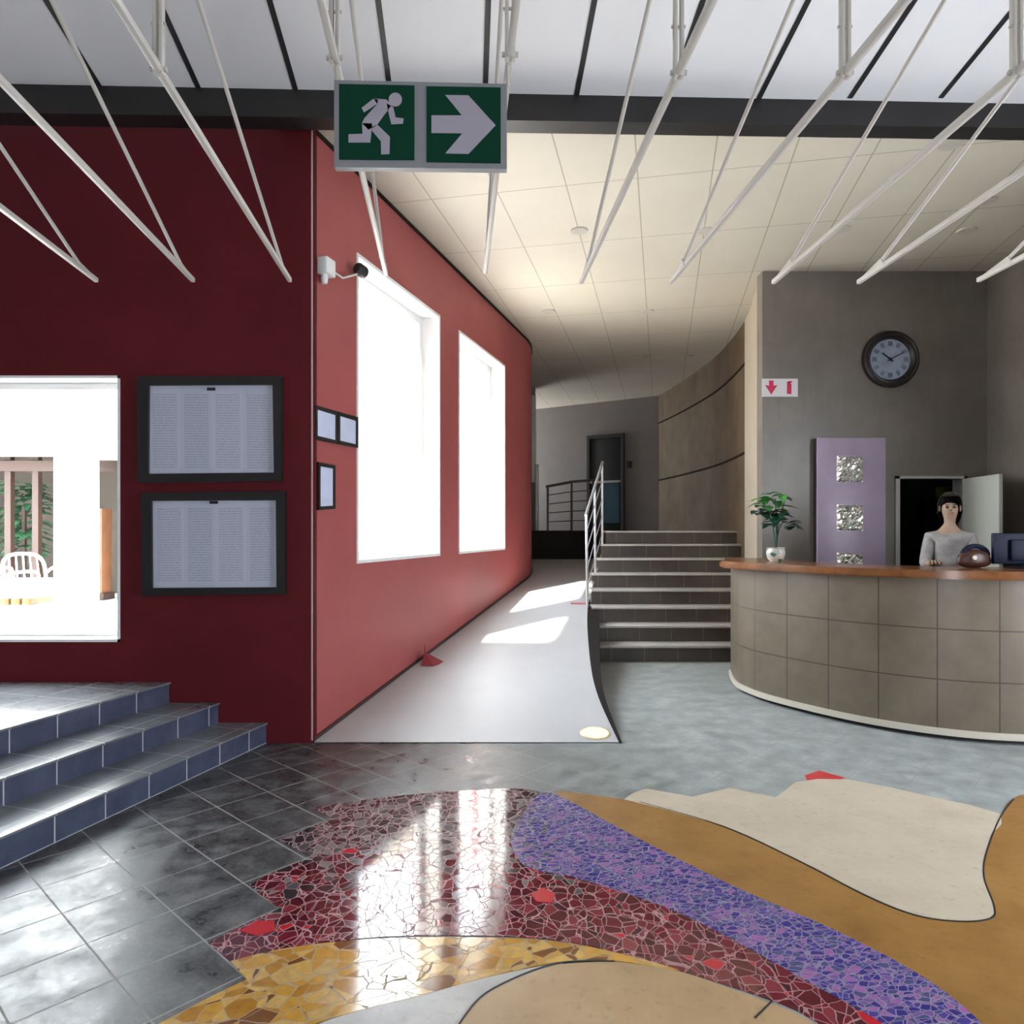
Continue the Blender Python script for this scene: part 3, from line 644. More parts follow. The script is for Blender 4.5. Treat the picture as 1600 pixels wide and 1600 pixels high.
# ------------------------------------------------------------------ steel struts under the upper ceiling
TIP, NODE = 4.6, 2.6
tips = [(151, None), (302, None), (453, 248), (603, 523), (758, 797), (908, 1060), (1048, 1320), (1208, 1588), (1341, None), (1528, None)]
tl = ['white steel V strut at far left, tip over the upper left of the maroon wall',
      'white steel V strut with tip above the left side of the framed lists',
      'white steel V strut with tip just left of the maroon wall corner',
      'white steel V strut passing behind the running figure half of the exit sign',
      'thin white steel V strut passing behind the arrow half of the exit sign',
      'white steel V strut first to the right of the exit sign',
      'white steel V strut second to the right of the exit sign',
      'white steel V strut with tip at the top left corner of the brown reception wall',
      'white steel V strut with tip just above and left of the wall clock',
      'white steel V strut at far right, tip above the dark end of the reception wall']
for i, (px, node) in enumerate(tips):
    ty = 441 if 4 < i < 9 else 438
    if i == 3: ty = 428
    if i == 4: ty = 425
    tip = P(px, ty, TIP)
    zn = tip.z+.0355*(TIP-NODE)
    nx = node if node is not None else 713+(px-713)*1.771
    nd = Vector(((nx-800)/F*NODE, NODE, zn)); d = (nd-tip).normalized()
    far = tip+d*3.1
    j = tip+d*.16
    hx = d.x/d.y
    top = Vector((j.x+(2.45-j.y)*hx, 2.45, j.z+.426*(j.y-2.45)))
    t = thing('ceiling_strut', tl[i], 'strut', nd, 'steel struts under the foyer ceiling')
    bm = BM(); obox(bm, (tip+far)/2, d, d.cross(Z), d.cross(Z).cross(d), (far-tip).length, .026, .03, .005)
    obj('lower_bar', bm, M['rod'], t)
    bm = BM(); tube(bm, [j, top], .0105, 10); obj('upper_bar', bm, M['rod'], t)
    bm = BM(); prism3(bm, [tip+d*.02-Vector((.004, 0, .012)), tip+d*.02-Vector((.004, 0, -.012)), j+Vector((-.004, -.1, .05)), j+Vector((-.004, -.14, -.005))], (1, 0, 0), .008); obj('tip_plate', bm, M['rod'], t)
    zc = upz(nd.x, nd.y)
    for s_ in (-.012, .012):
        bm = BM(); box(bm, (nd.x+s_-.007, nd.y-.012, nd.z-.02), (nd.x+s_+.007, nd.y+.012, zc), bev=.002); obj('hanger', bm, M['rod'], t)
    bm = BM(); tube(bm, [nd+Vector((-.03, 0, 0)), nd+Vector((.03, 0, 0))], .01, 8); obj('bolt', bm, M['trimgrey'], t)
    bm = BM(); tube(bm, [nd+Vector((-.026, 0, .17)), nd+Vector((.026, 0, .17))], .006, 8); obj('bolt', bm, M['trimgrey'], t)
    bm = BM(); box(bm, (nd.x-.05, nd.y-.04, zc-.01), (nd.x+.05, nd.y+.04, zc+.02)); obj('ceiling_plate', bm, M['rod'], t)

# ------------------------------------------------------------------ exit sign
SY = 2.56
def S2(px, py, o=0): q = P(px, py, SY); return Vector((q.x, SY-o, q.z))
ex = thing('exit_sign', 'green hanging emergency exit sign with a running figure and a right-pointing arrow', 'sign', S2(658, 262))
bm = BM()
def bar(a, b, c, d): prism3(bm, [S2(*a), S2(*b), S2(*c), S2(*d)], (0, 1, 0), .03)
prism3(bm, [S2(522, 125), S2(792, 131), S2(792, 264), S2(522, 261)], (0, 1, 0), .03)
obj('sign_case', bm, M['alu'], ex)
def spoly(name, pts, m, o, d=.004):
    bm = BM(); prism3(bm, [S2(500+x/5, 100+y/5, o) for x, y in pts], (0, 1, 0), d); return obj(name, bm, m, ex, 0)
spoly('running_figure_panel', [(150, 160), (738, 172), (738, 752), (150, 748)], M['sgreen'], .004)
spoly('arrow_panel', [(832, 178), (1412, 188), (1412, 778), (832, 768)], M['sgreen'], .004)
spoly('arrow', [(980, 250), (1160, 252), (1372, 485), (1160, 708), (980, 705), (1112, 548), (872, 545), (872, 408), (1108, 408)], M['swhite'], .006, .003)
bm = BM()
def fp(pts): prism3(bm, [S2(500+x/5, 100+y/5, .006) for x, y in pts], (0, 1, 0), .003)
fp([(590+52*math.cos(a*math.pi/10), 285+54*math.sin(a*math.pi/10)) for a in range(20)])
fp([(420, 278), (520, 285), (560, 330), (440, 490), (380, 520), (330, 470), (350, 430), (450, 320)])       # torso
fp([(420, 278), (455, 285), (450, 318), (345, 385), (328, 350)])                                           # rear arm
fp([(520, 310), (575, 345), (592, 425), (655, 432), (650, 472), (560, 478), (540, 400)])                   # front arm
fp([(330, 470), (410, 470), (395, 620), (225, 620), (225, 555), (335, 552)])                               # rear leg
fp([(400, 500), (450, 480), (548, 575), (545, 710), (480, 712), (478, 610), (410, 530)])                   # front leg
obj('running_figure', bm, M['swhite'], ex, 0)
bm = BM(); prism3(bm, [S2(653, 130, .002), S2(663, 130, .002), S2(663, 262, .002), S2(653, 262, .002)], (0, 1, 0), .01); obj('centre_strip', bm, M['alu'], ex)
for px in (523, 793):
    bm = BM(); a = S2(px, 131, -.015); tube(bm, [a, Vector((a.x, a.y+.01, a.z+.08))], .006, 8); obj('hook', bm, M['trimgrey'], ex)

# ------------------------------------------------------------------ framed lists on the maroon wall
def sheet_mat(name, seed):
    t = NT(name); u = t.uv(); x, y, _ = t.sep(u); n = t.noise(t.mapping(u, sc=(14, 60, 1), loc=(seed, seed, 0)), 3.2, 3, .7)
    rows = t.math('GREATER_THAN', t.math('FRACT', t.math('MULTIPLY', y, 34)), .45)
    fx = t.math('FRACT', t.math('MULTIPLY', x, 4)); colm = t.math('MULTIPLY', t.math('GREATER_THAN', fx, .12), t.math('LESS_THAN', fx, .9))
    ins = t.math('MULTIPLY', t.math('GREATER_THAN', y, .06), t.math('LESS_THAN', y, .92))
    ink = t.math('MULTIPLY', t.math('MULTIPLY', t.math('MULTIPLY', rows, colm), ins), t.math('GREATER_THAN', n, .47))
    tint = t.math('LESS_THAN', t.math('FRACT', t.math('MULTIPLY', t.math('ADD', x, .25), 2)), .5)
    base = t.mix(t.math('MULTIPLY', tint, .5), (.45, .47, .57), (.39, .43, .51))
    t.L.new(t.mix(t.math('MULTIPLY', ink, .45), base, (.14, .14, .2)), t.b.inputs['Base Color']); t.b.inputs['Roughness'].default_value = .5; return t.m
def sheet(bm, a, b, c, d, n, th):
    prism3(bm, [a, b, c, d], n, th); uv = bm.loops.layers.uv.verify(); ex_ = (b-a); ey = (d-a)
    for f in bm.faces:
        for l in f.loops:
            q = l.vert.co-a; l[uv].uv = (q.dot(ex_)/ex_.length_squared, q.dot(ey)/ey.length_squared)
def frame_pic(name, label, o4, i4, nrm, depth, m_sheet, cat='notice board', group=None):
    """o4/i4: outer and inner corners (BL, BR, TR, TL) on the wall plane; nrm points into the room"""
    nrm = Vector(nrm).normalized(); t = thing(name, label, cat, (o4[0]+o4[1])/2, group)
    bm = BM()
    for k in range(4):
        a, b = o4[k], o4[(k+1) % 4]; c, d = i4[(k+1) % 4], i4[k]
        prism3(bm, [a, b, c, d], nrm, depth)
    obj('frame', bm, M['frame'], t, 0)
    bm = BM(); sheet(bm, i4[0]+nrm*.004, i4[1]+nrm*.004, i4[2]+nrm*.004, i4[3]+nrm*.004, nrm, depth*.4); o = obj('printed_sheet', bm, m_sheet, t, 0)
    return t
W_ = lambda px, py: P(px, py, D-.002)
nb1 = frame_pic('notice_board', 'upper black framed list of names in four columns on the maroon wall', [W_(219, 755), W_(443, 752), W_(443, 590), W_(219, 590)], [W_(236, 741), W_(431, 739), W_(429, 603), W_(237, 604)], (0, -1, 0), .045, sheet_mat('printed list', 1.0), group='framed lists on the maroon wall')
nb2 = frame_pic('notice_board', 'lower black framed list of names in four columns on the maroon wall', [W_(226, 930), W_(449, 928), W_(448, 768), W_(225, 770)], [W_(242, 918), W_(435, 917), W_(434, 782), W_(241, 783)], (0, -1, 0), .045, sheet_mat('printed list lower', 5.0), group='framed lists on the maroon wall')
for nb, c, dz_ in ((nb1, (330, 608), 0), (nb2, (334, 785), 0)):
    bm = BM(); q = P(c[0], c[1], D-.026); obox(bm, q, (1, 0, 0), (0, 1, 0), Z, .062, .006, .022); obj('title_mark', bm, M['frame'], nb)
# smaller frames on the red wall
def RW(px, py, o=.002):
    s_, Y_ = redS(px); return rp(s_, o, EYE-(py-HZ)/F*Y_)
paper = mat('pale blue paper', (.52, .56, .72), .5, var=.06, vscale=12)
frame_pic('certificate_frame', 'small dark frame with pale sheet nearest the corner, left of a touching pair', [RW(489, 687), RW(524, 694), RW(524, 643), RW(489, 633)], [RW(492.5, 681), RW(521.5, 688), RW(521.5, 649), RW(492.5, 640)], NRM, .02, paper, 'picture frame', 'small frames beside the first red wall window')
frame_pic('certificate_frame', 'small dark frame with pale sheet beside the tall window, right of a touching pair', [RW(525, 694.2), RW(556, 700), RW(556, 652), RW(525, 643.3)], [RW(528, 688.5), RW(553.5, 694.5), RW(553.5, 658), RW(528, 650)], NRM, .02, paper, 'picture frame', 'small frames beside the first red wall window')
frame_pic('certificate_frame', 'narrow upright dark frame with pale sheet hanging alone below the pair', [RW(494, 797), RW(520.5, 795), RW(520.5, 727), RW(494, 722)], [RW(497, 791.5), RW(517.5, 790), RW(517.5, 732.5), RW(497, 728.5)], NRM, .02, paper, 'picture frame', 'small frames beside the first red wall window')
# floodlight
fl = thing('wall_floodlight', 'white wall lamp box with a dark swivel head high beside the tall window', 'lamp', RW(503, 430))
q = RW(501, 419, .05); bm = BM(); obox(bm, q, T, NRM, Z, .13, .09, .13, .012); obj('housing', bm, M['white'], fl)
bm = BM(); q2 = RW(498, 436, .05); lathe(bm, [(.02, -.04), (.028, 0), (.02, .035)], q2); obj('sensor_knob', bm, M['white'], fl)
bm = BM(); tube(bm, [q, RW(520, 436, .09), RW(540, 430, .1)], .008); obj('arm', bm, M['galv'], fl)
bm = BM(); q3 = RW(546, 424, .1); lathe(bm, [(.03, -.06), (.05, -.03), (.05, .05), (.038, .055)], q3, T); obj('lamp_head', bm, M['dark'], fl)

# ------------------------------------------------------------------ clock, fire sign, purple panel, sensor
ck = thing('wall_clock', 'large round wall clock with dark rim and pale blue face above reception', 'clock', P(1390, 606, BY))
cc = P(1390, 562, BY-.001); bm = BM()
lathe(bm, [(.25, 0), (.33, 0), (.335, .02), (.325, .05), (.30, .065), (.285, .055), (.27, .06), (.245, .035), (.235, .015), (.235, .0)], cc, (0, -1, 0), 48); obj('rim', bm, mat('dark brown clock rim', (.02, .014, .014), .35), ck)
bm = BM(); lathe(bm, [(.236, .004), (.236, .014), (.001, .014)], cc, (0, -1, 0), 48); face_o = obj('dial', bm, mat('pale blue dial', (.30, .36, .47), .5, var=.15, vscale=10), ck)
for k in range(12):
    a = k*math.pi/6; r = Vector((math.sin(a), 0, math.cos(a))); tt = Vector((r.z, 0, -r.x))
    bm = BM(); w_ = (.012 if k % 3 else .018)
    for s_ in ((-1, 0, 1) if k % 3 == 0 else (-.6, .6)): obox(bm, cc+Vector((0, -.016, 0))+r*.185+tt*(s_*.018), tt, (0, 1, 0), r, .007, .004, .055)
    obj('numeral', bm, M['frame'], face_o, 0)
for nm, a, l_, w_ in (('hour_hand', math.radians(-52), .12, .016), ('minute_hand', math.radians(62), .17, .011)):
    r = Vector((math.sin(a), 0, math.cos(a))); tt = Vector((r.z, 0, -r.x)); bm = BM(); obox(bm, cc+Vector((0, -.02, 0))+r*(l_/2-.02), tt, (0, 1, 0), r, w_, .004, l_+.04); obj(nm, bm, M['frame'], face_o, 0)
bm = BM(); lathe(bm, [(.018, .016), (.018, .026)], cc, (0, -1, 0), 16); obj('centre_pin', bm, M['frame'], face_o)

B_ = lambda px, py, o=0: Vector((P(px, py, BY).x, BY-o, P(px, py, BY).z))
fs = thing('fire_extinguisher_sign', 'white wall sign with a red down arrow and a red extinguisher symbol', 'sign', B_(1217, 620))
bm = BM(); prism3(bm, [B_(1190.5, 620), B_(1246, 620), B_(1246, 592), B_(1190.5, 592)], (0, -1, 0), .012); obj('sign_plate', bm, M['fwhite'], fs, 0)
bm = BM()
def fq(pts): prism3(bm, [B_(x, y, .012) for x, y in pts], (0, -1, 0), .003)
fq([(1201, 595), (1208, 595), (1208, 603), (1214, 602), (1204.5, 617), (1195, 602), (1201, 603)]); obj('down_arrow', bm, M['fred'], fs, 0)
bm = BM(); fq([(1229, 602), (1231, 597), (1234, 597), (1236, 602), (1236, 616), (1229, 616)]); fq([(1227, 599), (1231, 596), (1237, 596), (1237, 598), (1231, 599)]); obj('extinguisher_symbol', bm, M['fred'], fs, 0)

pp = thing('purple_panel', 'tall purple panel with three square metal reliefs behind the counter', 'wall panel', (B_(1330, 1000).x, BY, .3))
x0, x1 = P(1277, 0, BY-.11).x, P(1384, 0, BY-.11).x; zt = P(0, 684, BY-.11).z
bm = BM(); box(bm, (x0, BY-.11, .3), (x1, BY-.085, zt), bev=.004); obj('panel_face', bm, M['purple'], pp)
bm = BM(); box(bm, (x0+.002, BY-.085, .3), (x1-.002, BY-.004, zt-.004)); obj('panel_core', bm, M['dark'], pp)
for k, cy in enumerate((733, 809, 884)):
    c = P(1328.5, cy, BY-.12); bm = BM(); hs = .15; n = 14; random.seed(k+3)
    vs = [[bm.verts.new((c.x-hs+2*hs*i/n, BY-.112-(.006+.035*random.random() if 0 < i < n and 0 < j < n else 0), c.z-hs+2*hs*j/n)) for j in range(n+1)] for i in range(n+1)]
    for i in range(n):
        for j in range(n): bm.faces.new((vs[i][j], vs[i+1][j], vs[i+1][j+1], vs[i][j+1]))
    box(bm, (c.x-hs, BY-.113, c.z-hs), (c.x+hs, BY-.108, c.z+hs)); o = obj('metal_relief', bm, mat('crumpled pale metal', (.72, .72, .66), .22, .85), pp, 0); o['label'] = 'crumpled pale metal square'
sn = thing('wall_sensor', 'tiny round white fitting on the dark side wall at the right edge', 'sensor', (5.93, P(1586, 642, 8.1).y, P(1586, 642, 8.1).z))
bm = BM(); lathe(bm, [(.03, 0), (.03, .02)], (5.93, 8.1, P(0, 642, 8.1).z), (-1, 0, 0), 20); obj('mount', bm, M['white'], sn)
bm = BM(); bmesh.ops.create_icosphere(bm, subdivisions=3, radius=.045, matrix=Matrix.Translation((5.885, 8.1, P(0, 642, 8.1).z))); obj('globe', bm, mat('white globe', (.8, .78, .76), .4), sn)

# ------------------------------------------------------------------ things on the counter
PY = 6.75; pb = Vector((P(1212, 0, PY).x, PY, CT))
pl = thing('potted_plant', 'leafy green potted plant with a white bloom at the left end of the counter', 'plant', pb)
bm = BM(); lathe(bm, [(.05, 0), (.075, .03), (.088, .08), (.08, .125), (.086, .135), (.078, .135), (.07, .11), (.001, .11)], pb, n=28)
potm = NT('patterned glazed pot'); vv = potm.voro(potm.pos(), 16); potm.L.new(potm.ramp(potm.sep(vv.outputs['Color'])[0], [(0, (.62, .60, .50)), (.6, (.08, .14, .13)), (.8, (.45, .45, .40))], True), potm.b.inputs['Base Color']); potm.b.inputs['Roughness'].default_value = .3
obj('pot', bm, potm.m, pl)
random.seed(11)
def leafblade(bm, base, d, L_, w, droop=.3):
    d = Vector(d).normalized(); s_ = d.cross(Z); s_ = s_.normalized() if s_.length > .05 else Vector((1, 0, 0)); up = s_.cross(d)
    prev = None; n = 6
    for i in range(n+1):
        t = i/n; c = base+d*L_*t-Z*droop*L_*t*t; ww = w*math.sin(math.pi*min(1, t*.93+.06))**.8
        row = [bm.verts.new(c-s_*ww+up*.25*ww), bm.verts.new(c), bm.verts.new(c+s_*ww+up*.25*ww)]
        if prev:
            for k in range(2): bm.faces.new((prev[k], prev[k+1], row[k+1], row[k]))
        prev = row
bm = BM()
stems = [((0, 0, .11), (-.03, 0, .35), (-.10, .02, .56)), ((0, 0, .11), (.01, .01, .3), (-.02, .0, .46)), ((0, 0, .11), (.03, 0, .3), (.09, -.02, .42)), ((0, .01, .11), (.01, 0, .38), (.0, .02, .60)), ((0, 0, .11), (.04, .02, .4), (.1, .02, .60))]
for s_ in stems: tube(bm, spline([pb+Vector(q) for q in s_], 5), .006, 6)
obj('stem', bm, M['leafd'], pl)
for k in range(64):
    s_ = stems[k % 4]; e = pb+Vector(s_[2])+Vector((random.uniform(-.05, .05), random.uniform(-.05, .05), random.uniform(-.12, .05)))
    a = random.uniform(0, 2*math.pi); bm = BM(); leafblade(bm, e, (math.cos(a), math.sin(a), random.uniform(-.1, .6)), random.uniform(.1, .18), random.uniform(.032, .052), random.uniform(.2, .6))
    obj('leaf', bm, M['leaf'] if e.z > pb.z+.5 else M['leafd'], pl, 80)
bm = BM(); leafblade(bm, pb+Vector(stems[4][2])-Vector((.07, 0, 0)), (1, -.2, .05), .17, .03, .0); obj('flower', bm, M['bloom'], pl, 80)

mn = thing('computer_monitor', 'dark blue-black monitor seen from behind on the counter at the right edge', 'monitor', (4.22, 5.6, CT))
mx0 = P(1549, 0, 5.6).x; mz1 = P(0, 833, 5.6).z
bm = BM(); box(bm, (mx0, 5.57, CT+.035), (mx0+.56, 5.61, mz1), bev=.01); obj('screen_housing', bm, M['navy'], mn)
bm = BM(); box(bm, (mx0+.12, 5.54, CT+.06), (mx0+.44, 5.572, mz1-.05), bev=.012); obj('rear_cover', bm, M['navy'], mn)
bm = BM(); box(bm, (mx0+.25, 5.56, CT+.01), (mx0+.31, 5.6, CT+.1)); box(bm, (mx0+.17, 5.48, CT), (mx0+.39, 5.68, CT+.012), bev=.004); obj('stand', bm, M['navy'], mn)
bg_ = thing('handbag', 'dark brown rounded bag with a pale clasp on the counter before the receptionist', 'bag', (3.70, 5.62, CT))
bm = BM(); bmesh.ops.create_uvsphere(bm, u_segments=24, v_segments=14, radius=1)
for v in bm.verts: v.co = Vector((3.70+.115*v.co.x*(1.15-.25*v.co.z), 5.64+.06*v.co.y, CT+.075+.075*math.copysign(abs(v.co.z)**.7, v.co.z)))
obj('bag_body', bm, M['bag'], bg_)
bm = BM(); tube(bm, [Vector((3.71+.1*math.cos(a), 5.64, CT+.10+.075*math.sin(a))) for a in [math.pi*k/14 for k in range(15)]], .02, 8); obj('strap', bm, M['navy'], bg_)
bm = BM(); lathe(bm, [(.017, 0), (.017, .012)], (3.665, 5.582, CT+.085), (0, -1, 0), 16); obj('clasp', bm, mat('pale clasp', (.6, .5, .4), .4), bg_)

# ------------------------------------------------------------------ receptionist
def skin(name, verts, edges, radii, m, parent, root=0, sub=2, ratios=None):
    me = bpy.data.meshes.new(name); b0 = off(parent)
    me.from_pydata([Vector(v)-b0 for v in verts], edges, []); o = bpy.data.objects.new(name, me); C.objects.link(o); o.parent = parent; OFF[o.name] = b0
    me.materials.append(m); md = o.modifiers.new('skin', 'SKIN'); md.use_smooth_shade = True
    for i, r in enumerate(radii):
        sv = me.skin_vertices[0].data[i]; sv.radius = r if isinstance(r, tuple) else (r, r); sv.use_root = (i == root)
    sb = o.modifiers.new('sub', 'SUBSURF'); sb.levels = sub; sb.render_levels = sub; return o
PX, PYp = P(1484, 0, 6.55).x, 6.55; FZ = .12
pr = thing('person', 'receptionist with dark hair and a pale grey blouse standing behind the counter', 'person', (PX, PYp, FZ))
fw = Vector((-.45, -.89, 0)).normalized(); sd = Vector((fw.y*-1, fw.x, 0))      # facing, and the side of one shoulder
O = Vector((PX, PYp, FZ)); K = 1.78/1.75
def b(f, s_, z): return O+fw*f*K+sd*s_*K+Z*z*K
V = [b(0, 0, .95), b(.0, 0, 1.12), b(.0, 0, 1.30), b(-.01, 0, 1.43), b(0, 0, 1.50), b(.01, 0, 1.56), b(.015, 0, 1.63), b(.0, 0, 1.70)]
E_ = [(i, i+1) for i in range(7)]; Rr = [(.12, .08), (.10, .07), (.115, .07), (.08, .05), .043, .052, (.078, .092), (.066, .08)]
for s_ in (-1, 1):
    i0 = len(V); V += [b(0, s_*.155, 1.385), b(.06, s_*.20, 1.14), b(.30, s_*.17, 1.15), b(.37, s_*.155, 1.17)]; E_ += [(3, i0), (i0, i0+1), (i0+1, i0+2), (i0+2, i0+3)]; Rr += [.045, .038, .028, (.034, .02)]
    hd = i0+3
    for k, (a0, ln_) in enumerate(((-.032, .075), (-.011, .085), (.011, .08), (.03, .062))):
        j0 = len(V); V += [b(.40, s_*(.155+a0), 1.175), b(.40+ln_*.55, s_*(.155+a0*1.2), 1.17), b(.40+ln_, s_*(.155+a0*1.2), 1.152)]; E_ += [(hd, j0), (j0, j0+1), (j0+1, j0+2)]; Rr += [.0105, .009, .0075]
    j0 = len(V); V += [b(.365, s_*.11, 1.165), b(.40, s_*.09, 1.155)]; E_ += [(i0+2, j0), (j0, j0+1)]; Rr += [.012, .009]
    k0 = len(V); V += [b(0, s_*.09, .88), b(.01, s_*.095, .48), b(-.01, s_*.1, .07), b(.15, s_*.11, .03)]; E_ += [(0, k0), (k0, k0+1), (k0+1, k0+2), (k0+2, k0+3)]; Rr += [.085, .055, .04, (.04, .03)]
body = skin('body', V, E_, Rr, M['skin'], pr)
V2 = [b(0, 0, .9), b(.0, 0, 1.12), b(.0, 0, 1.30), b(-.01, 0, 1.42), b(-.002, 0, 1.455)]; E2 = [(0, 1), (1, 2), (2, 3), (3, 4)]; R2 = [(.16, .12), (.14, .105), (.155, .11), (.12, .085), (.068, .066)]
for s_ in (-1, 1):
    i0 = len(V2); V2 += [b(0, s_*.155, 1.385), b(.06, s_*.20, 1.14), b(.19, s_*.185, 1.145)]; E2 += [(3, i0), (i0, i0+1), (i0+1, i0+2)]; R2 += [.062, .055, .048]
skin('blouse', V2, E2, R2, M['blouse'], pr)
V3 = [b(0, 0, .95)]; E3 = []; R3 = [(.165, .12)]
for s_ in (-1, 1):
    i0 = len(V3); V3 += [b(0, s_*.09, .86), b(.01, s_*.095, .48), b(-.01, s_*.1, .09)]; E3 += [(0, i0), (i0, i0+1), (i0+1, i0+2)]; R3 += [.1, .072, .06]
skin('trousers', V3, E3, R3, M['trouser'], pr)
hc = b(.01, 0, 1.655)
def onhead(f, s_, z): return hc+fw*f+sd*s_+Z*z
bm = BM(); bmesh.ops.create_uvsphere(bm, u_segments=28, v_segments=18, radius=1)
for v in list(bm.verts):
    x, y, z = v.co
    if (x > .3 and z < .62) or (x > -.1 and z < -.45): bm.verts.remove(v); continue
    v.co = onhead(-.012+.118*x, .1*y*(1.1 if z < -.2 else 1), .022+(.125 if z > 0 else .22)*z)
obj('hair', bm, M['hair'], pr, 80)
for s_ in (-1, 1):
    bm = BM(); bmesh.ops.create_uvsphere(bm, u_segments=10, v_segments=8, radius=.011, matrix=Matrix.Translation(onhead(.082, s_*.03, 0))); obj('eye', bm, M['eye'], pr)
    bm = BM(); tube(bm, [onhead(.088, s_*.018, .022), onhead(.086, s_*.045, .02)], .004, 6); obj('eyebrow', bm, M['hair'], pr)
    bm = BM(); bmesh.ops.create_uvsphere(bm, u_segments=10, v_segments=8, radius=1)
    for v in bm.verts: v.co = onhead(-.005+.02*v.co.x, s_*.083+.01*v.co.y, -.01+.032*v.co.z)
    obj('ear', bm, M['skin'], pr)
bm = BM(); tube(bm, [onhead(.088, 0, .005), onhead(.108, 0, -.022), onhead(.09, 0, -.03)], [.008, .014, .01], 8); obj('nose', bm, M['skin'], pr)
bm = BM(); tube(bm, [onhead(.084, -.022, -.055), onhead(.094, 0, -.054), onhead(.084, .022, -.055)], [.004, .007, .004], 8); obj('mouth', bm, M['lip'], pr)

# ------------------------------------------------------------------ railings
def rail(name, label, posts, height, nbar, m, r=.018):
    """posts: list of (foot, top)"""
    t = thing(name, label, 'railing', posts[0][0])
    for a, c in posts:
        bm = BM(); tube(bm, [a, c], r, 10); obj('post', bm, m, t)
    for (a, c), (a2, c2) in zip(posts, posts[1:]):
        bm = BM(); e = (c2-c).normalized()*.04; tube(bm, [c-e, c2+e], r*1.25, 10); obj('handrail', bm, m, t)
        for k in range(nbar):
            f = (k+1)/(nbar+1); bm = BM(); tube(bm, [a.lerp(c, f), a2.lerp(c2, f)], r*.45, 8); obj('rail_bar', bm, m, t)
    return t
p1 = (P(918, 945, 9.3), P(916, 803, 9.3)); p2 = (P(941, 862, 10.6), P(941, 724, 10.6))
pm = tuple(p1[i].lerp(p2[i], .5) for i in (0, 1))
for q in (p1, pm, p2): q[0].z -= .25
rail('stair_railing', 'silver metal railing sloping up between the ramp and the wide stairs', [p1, pm, p2], 1, 5, M['galv'], .017)
lz = LAND
rail('landing_railing', 'dark railing of thin bars along the far landing above the ramp', [(Vector((.66, 13.0, lz)), Vector((.66, 13.0, EYE-(760-HZ)/F*13))), (Vector((1.1, 13.0, lz)), Vector((1.1, 13.0, EYE-(753-HZ)/F*13))), (Vector((1.5, 13.0, lz)), Vector((1.5, 13.0, EYE-(750-HZ)/F*13)))], 1, 4, mat('dark brown steel', (.05, .035, .03), .4), .02)
bm = BM(); tube(bm, [Vector((.47, 13.3, lz)), Vector((.47, 13.3, lz+1.25))], .035, 12)
tag(obj('landing_post', bm, mat('pale post', (.4, .4, .4), .5), origin=(.47, 13.3, lz)), 'pale upright post on the far landing where the red wall ends', 'post')

# ------------------------------------------------------------------ small things on the ramp, downlights
def onramp(px, py):
    k = (py-HZ)/F; Y = (EYE+SL*D)/(k+SL); return Vector(((px-800)/F*Y, Y, rz(0, Y)+.006))
q = onramp(930, 1147)
fl2 = thing('floor_light', 'round warm yellow light set in the foot of the pale ramp', 'lamp', q)
bm = BM(); lathe(bm, [(.118, -.02), (.118, .004), (.104, .008), (.104, -.01)], q, (0, -SL, 1), 36); obj('ring', bm, mat('pale brass ring', (.6, .5, .3), .35, .5), fl2)
bm = BM(); lathe(bm, [(.104, -.015), (.104, .006), (.001, .008)], q, (0, -SL, 1), 36); obj('lens', bm, M['lamp'], fl2)
q = onramp(662, 1036); q = Vector((q.x, q.y, q.z-.01))
rd = thing('ramp_marker', 'low dark red wedge with a thin spike at the foot of the red wall', 'marker', q)
bm = BM(); base = [q-T*.12+NRM*.02, q+T*.12+NRM*.02, q+T*.10+NRM*.2, q-T*.10+NRM*.15]; ap = [q-T*.03+NRM*.03+Z*.12, q+T*.05+NRM*.04+Z*.085]
vb = [bm.verts.new(v) for v in base]; va = [bm.verts.new(v) for v in ap]
for f in ((3, 2, 1, 0),): bm.faces.new([vb[i] for i in f])
bm.faces.new((vb[0], vb[1], va[1], va[0])); bm.faces.new((vb[1], vb[2], va[1])); bm.faces.new((vb[2], vb[3], va[0], va[1])); bm.faces.new((vb[3], vb[0], va[0]))
bmesh.ops.recalc_face_normals(bm, faces=bm.faces[:]); obj('wedge', bm, M['redplastic'], rd, 0)
bm = BM(); tube(bm, [ap[0]-Z*.02, ap[0]+Z*.08-T*.02], [.008, .003], 6); obj('spike', bm, M['redplastic'], rd)
q = onramp(905, 944); bm = BM(); prism3(bm, [q+Vector((-.12, -.03, 0)), q+Vector((.1, -.05, -.007)), q+Vector((.12, .03, .004)), q+Vector((-.08, .05, .007))], (0, 0, 1), .012)
tag(obj('floor_tag', bm, mat('faded pink plastic', (.55, .2, .22), .5), origin=q), 'small flat faded pink piece on the ramp beside the railing foot', 'marker')

